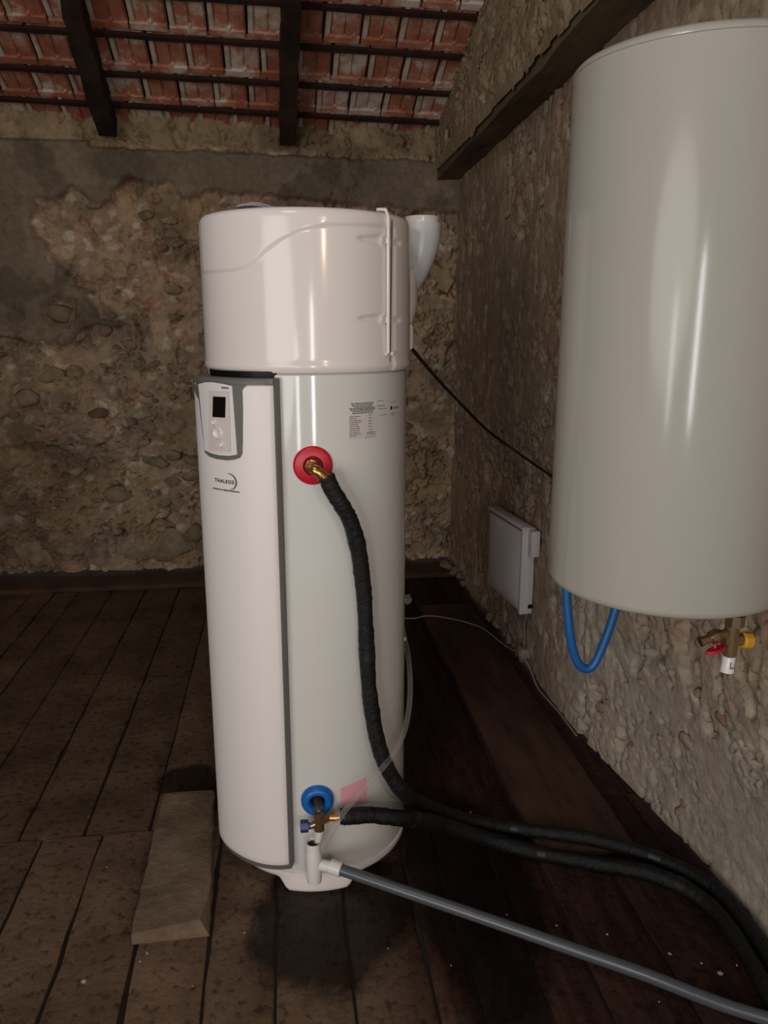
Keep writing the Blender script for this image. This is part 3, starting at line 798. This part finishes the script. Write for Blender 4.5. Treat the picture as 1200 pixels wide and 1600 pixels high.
MB().bbox((-.011,-.0085,-.003),(.011,.0085,.003), .002, frame(ps(-17.6, 1.5315, -.005), nrm(-17.6))).build('corner_catch', M_grey, cover)
# lettering on the front cover
def wrap_text(s, size, th0, z0, fn, spacing=1.0, slant=0.0):
    vs, fs = text_geo(s, size, spacing, bold=size*.035); r0 = .33
    return MB().add([fn(th0+math.degrees(x/r0), z0+y+x*slant, .0012) for x, y, _ in vs], fs)
wrap_text('THALEOS', .0132, -40.6, 1.2685, ps, 1.25).build('lettering', M_print, cover, smooth=False)
wrap_text('CHAUFFE-EAU THERMODYNAMIQUE', .0056, -40.2, 1.2445, ps, 1.0).build('lettering', M_print, cover, smooth=False)
m = MB(); vs = []; N_ = 26
for i in range(N_+1):
    a = R_(105-i*195/N_); w = .0036*math.sin(math.pi*i/N_)+.0003
    for rr in (.0215+w, .0215-w*.4): vs.append(ps(-37.6+math.degrees(rr*math.cos(a)/.33), 1.2695+rr*math.sin(a), .0012))
m.grid(vs, N_+1, 2).build('crescent_mark', M_greyprint, cover, smooth=False)
# rating labels on the jacket
def js(th, z, off=0.0): return pt(th, RT+off, z)
def jpatch(name, mat, t0, t1, z0, z1, off, parent, slant=0.0):
    vs = []
    for i in range(9):
        for z in (z0, z1): vs.append(js(t0+(t1-t0)*i/8, z+slant*i/8, off))
    return MB().grid(vs, 9, 2).build(name, mat, parent, smooth=True)
def print_lines(lines, off):
    m = MB()
    for t0, t1, z, hh in lines:
        t = t0; 
        while t < t1-.2:
            w = min(trnd.uniform(.7, 2.4), t1-t)
            m.add([js(t, z, off), js(t+w, z, off), js(t+w, z+hh, off), js(t, z+hh, off)], [(0,1,2,3)])
            t += w+.28
    return m
lab = jpatch('rating_label', M_paper, 21.0, 38.8, 1.376, 1.440, .0006, heater)
print_lines([(21.4+trnd.uniform(0,.3), 21.4+trnd.uniform(4,9), 1.4345-.0052*i, .0021) for i in range(11)]+[(33.3, 35.6, 1.437-.0078*i, .002) for i in range(7)]+[(32, 38, 1.3845, .002),(32, 38, 1.3895, .002),(30.8,38.5,1.3775,.0012)], .0010).build('printed_lines', M_greyprint, lab, smooth=False)['kind'] = 'stuff'
nt = jpatch('notice_label', M_white, 21.0, 38.4, 1.441, 1.473, .0006, heater)
print_lines([(22.5,36.8,1.4693,.0022),(22.8,36.6,1.4650,.0022),(23.6,36.0,1.4606,.0022),(21.3,37.9,1.4560,.0024),(22.0,37.6,1.4518,.0024),(23.1,36.4,1.4475,.0022),(23.2,36.3,1.4432,.0022)], .0010).build('printed_lines', M_print, nt, smooth=False)['kind'] = 'stuff'
l2 = jpatch('approval_label', M_white, 39.2, 64.5, 1.422, 1.476, .0006, heater)
print_lines([(39.6,44.5,1.4720,.0016),(39.5,45.8,1.4580,.0022),(40.5,47.0,1.4500,.0016),(41.5,47.5,1.4330,.0016),(51,57,1.4640,.0014),(51,57.5,1.4330,.0016),(51.5,55,1.4285,.0014)], .0010).build('printed_lines', M_greyprint, l2, smooth=False)['kind'] = 'stuff'
m = MB().lathe([(0,.0011),(.0052,.0011),(.0052,0)], 20, frame(js(51.7, 1.4495, 0), nrm(51.7))); m.build('round_mark', M_print, l2, smooth=False)
m = MB()
for i, t in enumerate((54.6, 56.4, 58.6)): m.add([js(t, 1.4455, .0011), js(t+.9, 1.4455, .0011), js(t+.9, 1.4525-.002*(i == 1), .0011), js(t, 1.4525-.002*(i == 1), .0011)], [(0,1,2,3)])
m.build('printed_signs', M_print, l2, smooth=False)
st = MB(); vs = []
for i in range(9):
    t = 13.4+(30.7-13.4)*i/8
    vs += [js(t, .268, .0007), js(t, .340+.014*i/8, .0007)]
stk = st.grid(vs, 9, 2).build('pink_sticker', M_pink, heater)
# hot outlet: red collar with brass elbow
F = frame(pt(1.3, RT, 1.311), nrm(1.3))
red = MB().lathe([(0.0235,-.002),(.0235,.006),(.027,.010),(.046,.0075),(.0515,.004),(.0525,-.002)], 56, F, close=False).build('red_collar', M_red, heater, angle=50)
MB().lathe([(0,.002),(.0235,.002)], 40, F).build('collar_well', plain('dark_red_plastic', lin(150,16,34), .5), red)
MB().tube([pt(.6, RT-.01, 1.315), pt(.6, RT+.028, 1.315)], .0165, 8).build('brass_nut', M_brass, heater, angle=20)
e = spline([pt(.4, RT+.02, 1.315), pt(.6, RT+.045, 1.3145), pt(2.2, RT+.060, 1.308), pt(5.2, RT+.062, 1.292), pt(7.8, RT+.061, 1.276)], 6)
el = MB().tube(e, [.0140]*len(e), 16).build('brass_elbow', M_brass, heater)
for i in (8, 12, 16, 19): MB().tube([e[i], e[i+1]], .0168, 16).build('elbow_ring', M_brass, el)
MB().tube([e[-3], e[-1]+(e[-1]-e[-3])*.4], .0190, 16).build('compression_ring', M_ivory, el)
# cold inlet: blue collar
F = frame(pt(-.3, RT, .312), nrm(-.3))
bcol = MB().lathe([(.020,-.002),(.021,.012),(.026,.021),(.034,.024),(.042,.019),(.0475,.009),(.0485,-.002)], 56, F, close=False).build('blue_collar', M_blue, heater, angle=60)
MB().lathe([(0,.002),(.022,.002)], 40, F).build('collar_well', M_cable, bcol)  # black disc paints in the dark of the deep opening
# air outlet elbow behind the top cover, at the right
def mitre(pts, r, name, mat, parent, n=32):
    m = MB(); P = [Vector(p) for p in pts]; vs = []
    d0 = (P[1]-P[0]).normalized(); side = d0.cross(Vector((0.3,1,0))).normalized(); 
    for i, p in enumerate(P):
        din = (P[i]-P[i-1]).normalized() if i else (P[1]-P[0]).normalized()
        dout = (P[i+1]-P[i]).normalized() if i < len(P)-1 else din
        nn = (din+dout).normalized()
        base = din if i else dout
        a = Vector((0,1,0))-base*base.y; a.normalize(); b = base.cross(a)
        for k in range(n):
            an = 2*math.pi*k/n; q = a*math.cos(an)+b*math.sin(an)
            v = q*r; v -= base*(v.dot(nn)/base.dot(nn)); vs.append(p+v)
    m.grid([vs[i*n+k] for k in range(n) for i in range(len(P))], n, len(P), wrap=True)
    m.add([vs[k] for k in range(n)], [tuple(range(n))])
    return m.build(name, mat, parent, angle=30)
duct = mitre([(.310,2.42,1.600),(.352,2.44,1.672),(.372,2.45,1.735),(.374,2.45,1.835)], .047, 'air_elbow', M_cap, heater)
prof = [(.0,1.772),(.012,1.780),(.026,1.803),(.038,1.830),(.047,1.860),(.053,1.892),(.0565,1.930),(.0575,1.966),(.0575,1.970),(.0525,1.971)]
vs = []; n = 40
for k in range(n):
    a = 2*math.pi*k/n
    for r, z in prof: vs.append((.432-.022*float(sstep(1.95,1.77,np.array(z)))+r*math.cos(a), 2.45+r*math.sin(a), z))
MB().grid(vs, n, len(prof), wrap=True).build('elbow_bend', M_pvc, duct, angle=50)
MB().lathe([(.0520,1.968),(.0520,1.988),(.0530,1.990),(.047,1.990),(.047,1.93),(0,1.93)], 40, Matrix.Translation((.432,2.45,0))).build('spigot', M_cap, duct, angle=40)
MB().bbox((.340,2.36,1.60),(.394,2.45,1.676), .008).build('cable_guide', M_cap, heater)
MB().lathe([(0,.004),(.006,.004),(.008,0)], 16, frame(pt(84, RT, .70), nrm(84))).build('jacket_plug', M_pvc, heater)

# folded leaflet lying on the heater top
lf = thing('folded_leaflet', 'folded white leaflet with blue edges lying on top of the tall water heater', 'leaflet', (-.06, 2.16, 1.962))
for k, (mt, dz) in enumerate(((M_paper, 0), (M_bluepaper, .004), (M_paper, .007), (M_bluepaper, .010), (M_paper, .0125))):
    vs = []
    for i in range(13):
        t = i/12; bump = .014*math.sin(math.pi*min(1, t*1.25))**1.0 if t < .8 else 0
        for y, zz in ((2.09+.006*k, 0), (2.30, 0)):
            for th_ in (0, .0022): vs.append((-.103+.10*t+.002*k, y+.03*t, 1.961+dz*.55+bump*.5*(.8+.06*k)+th_*.6))
    m = MB()
    for j in range(12):
        a = j*4; b = a+4; m.add(vs[a:a+4]+vs[b:b+4], [(0,4,6,2),(1,3,7,5),(0,1,5,4),(2,6,7,3)])
    m.build('sheet', mt, lf)

# ------------------------------------------------------------------ insulated hoses
hr = random.Random(12)
def foam_hose(name, pts, r, label, tapes=()):
    P = spline(pts, 14); t = [0]
    rad = []; w = 0
    for i in range(len(P)):
        w = .86*w+hr.uniform(-.03,.03); rad.append(r*(1+w))
    fr_tab = [[1+hr.uniform(-.035,.035)+(.10*hr.random() if hr.random() < .05 else 0) for _ in range(18)] for _ in P]
    o = MB().tube(P, rad, 18, fr=lambda i, k: fr_tab[i][k]).build(name, M_foam, origin=P[0], angle=70)
    tag(o, label, 'hose')
    m = MB()
    for a in tapes:
        i = int(a*(len(P)-4)); MB().tube(P[i:i+4], [x*1.06 for x in rad[i:i+4]], 18).build('tape_wrap', M_cable, o)
    return o
H1 = [(0.103,1.972,1.292),(0.118,1.973,1.256),(0.142,1.979,1.214),(0.168,1.995,1.160),(0.189,2.012,1.078),(0.205,2.026,0.943),(0.211,2.028,0.809),(0.219,2.030,0.651),(0.239,2.029,0.507),(0.271,2.031,0.399),(0.328,2.046,0.298),(0.402,2.118,0.205),(0.527,2.175,0.11),(0.68,2.180,0.058),(0.800,2.140,0.057),(0.950,2.085,0.056),(1.120,2.012,0.030),(1.236,1.870,0.024),(1.252,1.690,0.024),(1.230,1.480,0.024)]
foam_hose('insulated_hose', H1, .0225, 'black foam-covered hose curving down from the red collar, then along the floor', (.08,.2,.33,.47,.7,.85))
H2 = [(0.125,1.960,0.300),(0.160,1.958,0.300),(0.216,1.968,0.291),(0.296,1.985,0.262),(0.386,2.045,0.205),(0.478,2.098,0.135),(0.613,2.120,0.060),(0.753,2.085,0.027),(0.879,2.030,0.025),(1.085,1.938,0.025),(1.180,1.82,0.025),(1.196,1.67,0.025),(1.17,1.46,0.025)]
foam_hose('insulated_hose', H2, .0235, 'black foam-covered hose running level from the brass valve below the blue collar', (.03,.3,.6,.8))

# ------------------------------------------------------------------ brass safety valve under the blue collar
sv = thing('safety_valve', 'brass safety valve with navy knob and ivory spout below the blue collar', 'valve', (.066, 1.97, .29))
AX = nrm(-.3); RTv = Vector((math.cos(0.03), -math.sin(0.03), 0))
c0 = pt(.3, RT+.060, .290)
MB().tube([pt(-.3, RT-.004, .309), pt(.3, RT+.04, .300)], .0135, 6).build('inlet_nut', M_nickel, sv, angle=20)
b = MB(); b.tube([c0+Vector((0,0,.016)), c0-Vector((0,0,.036))], .0155, 14); b.tube([c0+AX*-.026, c0+AX*.012], .0145, 14); b.tube([c0-RTv*.022-Vector((0,0,.022)), c0+RTv*.02-Vector((0,0,.004))], .011, 14)
b.build('body', M_nickel, sv, angle=40)
b = MB(); b.tube([c0+RTv*.012, c0+RTv*.030], .0125, 6); b.tube([c0+RTv*.030, c0+RTv*.058], .0095, 14); b.tube([c0+RTv*.042, c0+RTv*.050], .0125, 14)
b.build('outlet_union', M_brass, sv, angle=20)
k0 = c0-RTv*.022-Vector((0,0,.022))
vs_kn = MB().tube([k0, k0-RTv*.008, k0-RTv*.009, k0-RTv*.030, k0-RTv*.032], [.010,.010,.0175,.0185,.016], 12, fr=lambda i, k: 1.0 if k % 2 else .93)
vs_kn.build('navy_knob', M_navy, sv, angle=20)
s0 = c0-Vector((0,0,.036))
MB().tube([s0, s0-Vector((0,0,.002)), s0-Vector((.004,0,.040))], [.013,.0145,.0115], 16).build('ivory_spout', M_ivory, sv)

# ------------------------------------------------------------------ white drain trap and grey waste pipe
tp = thing('drain_trap', 'white plastic drain trap under the valve, at the foot of the tall heater', 'drain', (.047, 1.962, .085))
tx, ty = .047, 1.962
MB().lathe([(.0185,.205),(.0195,.222),(.0205,.222),(.0205,.190),(.0225,.186),(.0225,.105),(.0215,.092),(.012,.086),(0,.085)], 32, Matrix.Translation((tx,ty,0)), close=False).build('trap_body', M_pvc, tp, angle=40)
MB().lathe([(.0165,.190),(.0165,.215),(.0,.19)], 24, Matrix.Translation((tx,ty,0)), close=False).build('funnel_mouth', M_cable, tp)
P0 = Vector((tx, ty, .150)); P1 = Vector((.108, 1.950, .139)); D = (Vector((1.132,1.423,.020))-P1).normalized()
MB().tube(spline([P0, P0+(P1-P0)*.5, P1], 4), .0165, 20).build('side_outlet', M_pvc, tp)
MB().tube([P1-D*.016, P1-D*.014, P1+D*.018, P1+D*.020], [.018,.0215,.0215,.0195], 24).build('outlet_collar', M_pvc, tp)
pp = [P1+(Vector((1.132,1.423,.020))-P1)*t for t in (0.004,.15,.3,.45,.6,.75,.9,1.0,1.06)]
pp = [p+Vector((0,0,.004*math.sin(math.pi*min(1,i/7)))) for i, p in enumerate(pp)]; pp[-1].z = .018; pp[-2].z = .019; pp[-3].z = .026
wp = MB().tube(spline(pp, 4), .0165, 24).build('waste_pipe', M_gpvc, origin=pp[0])
tag(wp, 'long straight grey plastic pipe sloping from the white trap to the floor at right', 'pipe')

# ------------------------------------------------------------------ clear tube
cl = [(0.072,1.945,0.215),(0.090,1.940,0.255),(0.135,1.930,0.335),(0.185,1.945,0.385),(0.240,1.978,0.422),(0.300,2.045,0.452),(0.340,2.120,0.485),(0.368,2.215,0.54),(0.377,2.31,0.62),(0.366,2.42,0.72)]
tag(MB().tube(spline(cl, 8), .0085, 14, caps=False).build('clear_tube', M_clear, origin=cl[0]), 'clear plastic drain tube climbing from the white trap around the right side of the heater', 'tube')

# ------------------------------------------------------------------ wall-hung tank at the right
wx, wy, WR, z0, z1 = .857, 1.618, .258, 1.096, 2.187
tk = thing('wall_water_heater', 'plain white cylindrical water tank hung on the right wall above the floor', 'water heater', (wx, wy, z0))
TT = Matrix.Translation((wx, wy, 0))
MB().lathe([(WR-.03,z0+.012),(WR-.022,z0+.003),(WR-.010,z0),(WR-.002,z0+.006),(WR,z0+.016),(WR,z1-.028)], 160, TT, close=False).build('jacket', M_tank2, tk, angle=50)
MB().lathe([(0,z0+.010),(WR-.028,z0+.012)], 96, TT).build('bottom_plate', M_tank2, tk)
MB().lathe([(WR-.004,z1-.030),(WR,z1-.028),(WR+.002,z1-.027),(WR+.001,z1-.020),(WR-.006,z1-.012),(WR-.03,z1-.006),(WR-.10,z1+.006),(0,z1+.012)], 160, TT).build('top_lid', M_tank2, tk, angle=50)
for z in (z0+.2, z1-.25): MB().bbox((1.09, wy-.12, z), (1.172, wy+.12, z+.05), .006).build('wall_bracket', M_grey, tk)
MB().tube([(.800,1.50,z0+.02),(.800,1.50,z0-.015)], .011, 16).build('cold_inlet', M_brass, tk)
for px in ((.660,1.69),): MB().tube([(px[0],px[1],z0+.02),(px[0],px[1],z0-.010)], .012, 16).build('cable_gland', M_grey, tk)

# ------------------------------------------------------------------ blue hose and valve under the wall-hung tank
bh = [(.646,1.66,1.115),(.645,1.655,1.06),(.657,1.65,.962),(.675,1.65,.897),(.698,1.65,.868),(.724,1.65,.880),(.751,1.65,.955),(.768,1.65,1.03),(.775,1.655,1.115)]
tag(MB().tube(spline(bh, 8), .0105, 16).build('blue_hose', M_bluehose, origin=bh[0]), 'bright blue flexible hose hanging in a loop under the wall-hung tank', 'hose')
gv = thing('valve_group', 'brass valve with red lever, yellow cap and white spout under the wall-hung tank', 'valve', (.936, 1.45, 1.02))
vx, vy = .938, 1.45
V = Vector
b = MB(); b.tube([(vx+.004,vy,1.115), (vx+.004,vy,1.066)], .012, 16); b.tube([(vx+.006,vy,1.070), (vx+.006,vy,1.046)], .021, 8)
b.build('union_nut', M_nickel, gv, angle=20)
b = MB(); b.tube([(vx+.002,vy,1.050), (vx+.002,vy,.980)], .0155, 16); b.tube([(vx+.03,vy,1.012), (vx-.016,vy,1.012)], .0135, 16)
b.tube([(vx+.002,vy,.986), (vx+.002,vy,.972)], .0125, 12); b.tube([(vx-.012,vy-.004,1.030),(vx-.032,vy-.006,1.027)], .010, 14)
b.build('body', M_nickel, gv, angle=30)
b = MB(); b.tube([(vx-.026,vy-.006,1.029),(vx-.034,vy-.006,1.027),(vx-.036,vy-.006,1.0265),(vx-.048,vy-.006,1.022),(vx-.050,vy-.006,1.0215)], [.011,.016,.0165,.015,.010], 8)
b.tube([(vx-.048,vy-.006,1.0215),(vx-.066,vy-.006,1.0165)], .0095, 16); b.tube([(vx-.066,vy-.006,1.0165),(vx-.072,vy-.006,1.0145)], .0115, 16)
b.build('drain_cock', M_nickel, gv, angle=20)
b = MB(); n = 28; vs = []
for zz in (-.004, .004):
    for k in range(n):
        a = 2*math.pi*k/n; r = .5+.5*abs(math.cos(a))**.7
        vs.append((vx-.040+.0225*r*math.cos(a), vy-.016+.011*math.sin(a)*(1-.35*abs(math.cos(a))**4), .9985+zz+.006*math.cos(a)))
b.add(vs, [tuple(range(n-1,-1,-1)), tuple(range(n,2*n))]+[(k,(k+1)%n,n+(k+1)%n,n+k) for k in range(n)])
b.tube([(vx-.040,vy-.012,.999),(vx-.040,vy-.008,1.022)], .0045, 10)
b.build('red_lever', M_redknob, gv, angle=40)
MB().tube([(vx+.026,vy,1.011),(vx+.028,vy,1.011),(vx+.030,vy,1.0105),(vx+.047,vy,1.009),(vx+.050,vy,1.009)], [.012,.017,.0185,.0175,.013], 20, fr=lambda i, k: 1.0 if k % 2 else .95).build('yellow_cap', M_yellow, gv, angle=35)
sp = MB().tube([(vx+.002,vy,.976),(vx+.002,vy,.974),(vx+.001,vy,.950),(vx+.001,vy,.945),(vx+.001,vy,.940)], [.0125,.0138,.0138,.0150,.0150], 24).build('white_spout', M_pvc, gv, angle=35)
m = MB()
def on_spout(dx, z): 
    a = dx/.014; return (vx+.0013+.0143*math.sin(a), vy-.0143*math.cos(a), z)
for x0, x1, za, zb in ((-.0035,-.0010,.9505,.9665),(-.0035,.0060,.9505,.9545)):
    q = [on_spout(x0+(x1-x0)*i/4, z) for i in range(5) for z in (za, zb)]; m.grid(q, 5, 2)
m.build('corner_mark', M_greyprint, sp, smooth=False)

# ------------------------------------------------------------------ white convector on the right wall
cv = thing('wall_convector', 'small white electric convector heater fixed low on the right wall', 'radiator', (1.10, 3.40, .316))
al = Vector((-.107, .994, 0)).normalized(); ow = Vector((-al.y, al.x, 0))
def cvp(l, d, v): return Vector((1.10, 3.40, .316))+al*l+ow*d+Vector((0,0,v))
CM = Matrix(((al.x, ow.x, 0, 1.10), (al.y, ow.y, 0, 3.40), (0, 0, 1, .316), (0,0,0,1)))
MB().bbox((0, -.062, .0), (.468, -.012, .430), .008, CM).build('casing', M_heater, cv)
m = MB(); vs = []
nl, nv = 18, 14
for i in range(nl+1):
    for j in range(nv+1):
        a, b = i/nl, j/nv
        vs.append(cvp(.012+.452*a, -.010+.026*(1-abs(2*a-1)**3)*(1-abs(2*b-1)**3)**.5, .006+.404*b))
m.grid(vs, nl+1, nv+1)
nb_ = len(vs); edge = [i*(nv+1) for i in range(nl+1)]+[nl*(nv+1)+j for j in range(1, nv+1)]+[i*(nv+1)+nv for i in range(nl-1,-1,-1)]+[j for j in range(nv-1,0,-1)]
base = [cvp(.012+.452*(k//(nv+1))/nl, -.02, .006+.404*(k % (nv+1))/nv) for k in edge]
k0_ = len(m.v); m.add(vs, []); m.v = m.v[:k0_]
m.v += [tuple(p) for p in base]; ne = len(edge)
m.f += [(edge[k], edge[(k+1) % ne], k0_+(k+1) % ne, k0_+k) for k in range(ne)]
m.build('front_panel', M_heater, cv, angle=50)
MB().bbox((.002, -.034, .000), (.026, .004, .432), .005, CM).build('edge_strip', M_heater, cv)
MB().bbox((.002, -.034, .414), (.466, .000, .434), .005, CM).build('top_strip', M_heater, cv)
MB().box((.030, -.013, .4105), (.225, .0005, .4155), CM).build('air_slot', M_black, cv, smooth=False)
MB().box((.240, -.013, .4105), (.445, .0005, .4155), CM).build('air_slot', M_black, cv, smooth=False)
MB().bbox((-.050, -.062, .300), (-.004, -.020, .425), .005, CM).build('control_box', M_heater, cv)
MB().bbox((-.006, -.058, .030), (.006, -.036, .050), .003, CM).build('switch', M_black, cv)
wc = [cvp(.004,-.045,.03), (1.140,3.452,.25), (1.146,3.462,.17), (1.146,3.46,.125)]
tag(MB().tube(spline(wc, 8), .004, 10).build('convector_cable', M_gcable, origin=cvp(.004,-.045,.03)), 'short pale cable dropping from the convector to the junction box', 'cable')
jb = thing('junction_box', 'small pale junction box at the wall foot below the convector', 'socket', (1.150, 3.455, .06))
MB().bbox((1.120,3.425,.075), (1.180,3.485,.120), .005).build('box_body', M_gcable, jb)
MB().bbox((1.114,3.432,.082), (1.122,3.478,.113), .003).build('box_lid', M_gcable, jb)
fc = [(.40,4.36,.008),(.677,4.208,.008),(.79,4.16,.036),(.901,4.109,.036),(.99,4.03,.036),(1.060,3.93,.036),(1.10,3.75,.037),(1.118,3.58,.06),(1.128,3.48,.095)]
tag(MB().tube(spline(fc, 8), .0042, 10).build('floor_cable', M_gcable, origin=fc[0]), 'thin pale cable running over the floorboards from behind the tall heater', 'cable')
fd = [(1.135,3.43,.090),(1.148,3.36,.05),(1.150,3.27,.012),(1.150,3.19,.008),(1.165,3.02,.008),(1.17,2.8,.008)]
tag(MB().tube(spline(fd, 8), .0042, 10).build('wall_foot_cable', M_gcable, origin=fd[0]), 'pale cable running from the junction box along the wall foot towards the viewer', 'cable')
# black cable from the tall heater across to the wall-hung tank
bc = [(.36,2.42,1.655),(.392,2.42,1.610),(.55,2.80,1.490),(.75,3.24,1.345),(.93,3.46,1.20),(1.07,3.47,1.10),(1.135,3.25,1.045),(1.148,2.9,1.03),(1.14,2.4,1.06),(1.05,1.95,1.08),(.80,1.78,1.07),(.662,1.69,1.09)]
tag(MB().tube(spline(bc, 10), .0062, 12).build('black_cable', M_cable, origin=bc[0]), 'black cable sagging from the tall heater to behind the wall-hung tank', 'cable')

# ------------------------------------------------------------------ loose pieces on the floor
m = MB(); brn = random.Random(8); segs = 18; vs = []
for i in range(segs+1):
    t = i/segs; y = 1.885+.645*t; xl = -.466-.006*t; xr = -.250-.036*t
    j = lambda s: brn.uniform(-s, s)
    zz = .050-.012*(1-t)+j(.0015); rz = .028*(1-t); cut = .022*max(0, 1-t/.10) 
    vs += [(xl+j(.003), y+j(.004), .002), (xl+.003+j(.003), y+j(.003), zz-.004), (xl+.010, y, zz), ((xl+xr)/2, y+j(.003), zz+rz*.5+.001), (xr-.012-cut*.6, y, zz+rz-cut*.2), (xr-.003-cut+j(.004), y, zz+rz-.006-cut*.4), (xr+j(.003), y+j(.004), .002)]
k = 7; fs = []
for i in range(segs):
    for q in range(k): fs.append((i*k+q, i*k+(q+1) % k, (i+1)*k+(q+1) % k, (i+1)*k+q))
fs += [tuple(range(k)), tuple(segs*k+q for q in range(k-1,-1,-1))]
m.add(vs, fs)
tag(m.build('timber_offcut', M_block, origin=(-.36, 2.2, 0), angle=50), 'dusty thick timber offcut lying on the floorboards left of the tall heater', 'plank')
lb = plank(.772, 1.095, 2.075, 4.35, .030, .028, .004, 'loose_board', mat=noisy('loose_board_wood', [lin(50,32,25), lin(76,52,41), lin(92,66,53)], 4, .8, .4, 40, stretch=(3,.6,3)))
lb.parent = None; tag(lb, 'wide loose dark board lying on the floor along the right wall', 'plank')
crm = random.Random(14)
def crumb_mesh(seed):
    r = random.Random(seed); bm = bmesh.new(); bmesh.ops.create_icosphere(bm, subdivisions=1, radius=1)
    for v in bm.verts: v.co *= r.uniform(.65, 1.1)
    me = bpy.data.meshes.new('plaster_crumb'); bm.to_mesh(me); bm.free(); me.materials.append(M_crumb); return me
CM_ = [crumb_mesh(i) for i in range(4)]
spots = [(-.563,1.769,.012),(-.415,1.845,.010),(-.43,1.82,.006),(-.155,1.887,.006),(-.60,2.22,.005),(-.28,1.72,.004),(-.72,2.5,.004),(.66,2.28,.008),(.60,1.86,.006),(.73,1.80,.006),(.86,1.75,.008),(.93,1.60,.007),(1.0,1.66,.010),(1.07,1.62,.008),(1.10,1.58,.012),(1.03,1.52,.007),(.98,1.55,.006),(1.16,1.60,.010),(.90,1.52,.005),(.52,2.38,.010),(.57,2.36,.012),(.61,2.35,.009),(.40,1.70,.004),(.24,1.78,.004)]
for x, y, r in spots:
    o = bpy.data.objects.new('plaster_crumb', crm.choice(CM_)); C.objects.link(o)
    o.location = (x, y, r*.35); o.scale = (r*crm.uniform(.5,.9), r*crm.uniform(.35,.8), r*.4); o.rotation_euler = (0, 0, crm.uniform(0, 6))
    if x < -.5: where = 'left floorboards, left of the timber offcut'
    elif x < -.2: where = 'floorboards at the near end of the timber offcut'
    elif x < .45 and y < 2: where = 'dark wet boards in front of the tall heater'
    elif y > 2.2: where = 'dark boards just behind the two black hoses'
    elif y > 1.7: where = 'dark boards between the grey pipe and the black hoses'
    else: where = 'boards in the lower right corner near the grey pipe end'
    tag(o, 'tiny pale crumb on the '+where, 'crumb', 'plaster crumbs on the '+where)
o = bpy.data.objects.new('plaster_chip', CM_[1]); C.objects.link(o); o.location = (.72, 4.50, .02); o.scale = (.035, .05, .045); o.rotation_euler = (.3, .3, .5)
tag(o, 'white plaster chip on the floor just right of and behind the tall heater', 'chip')
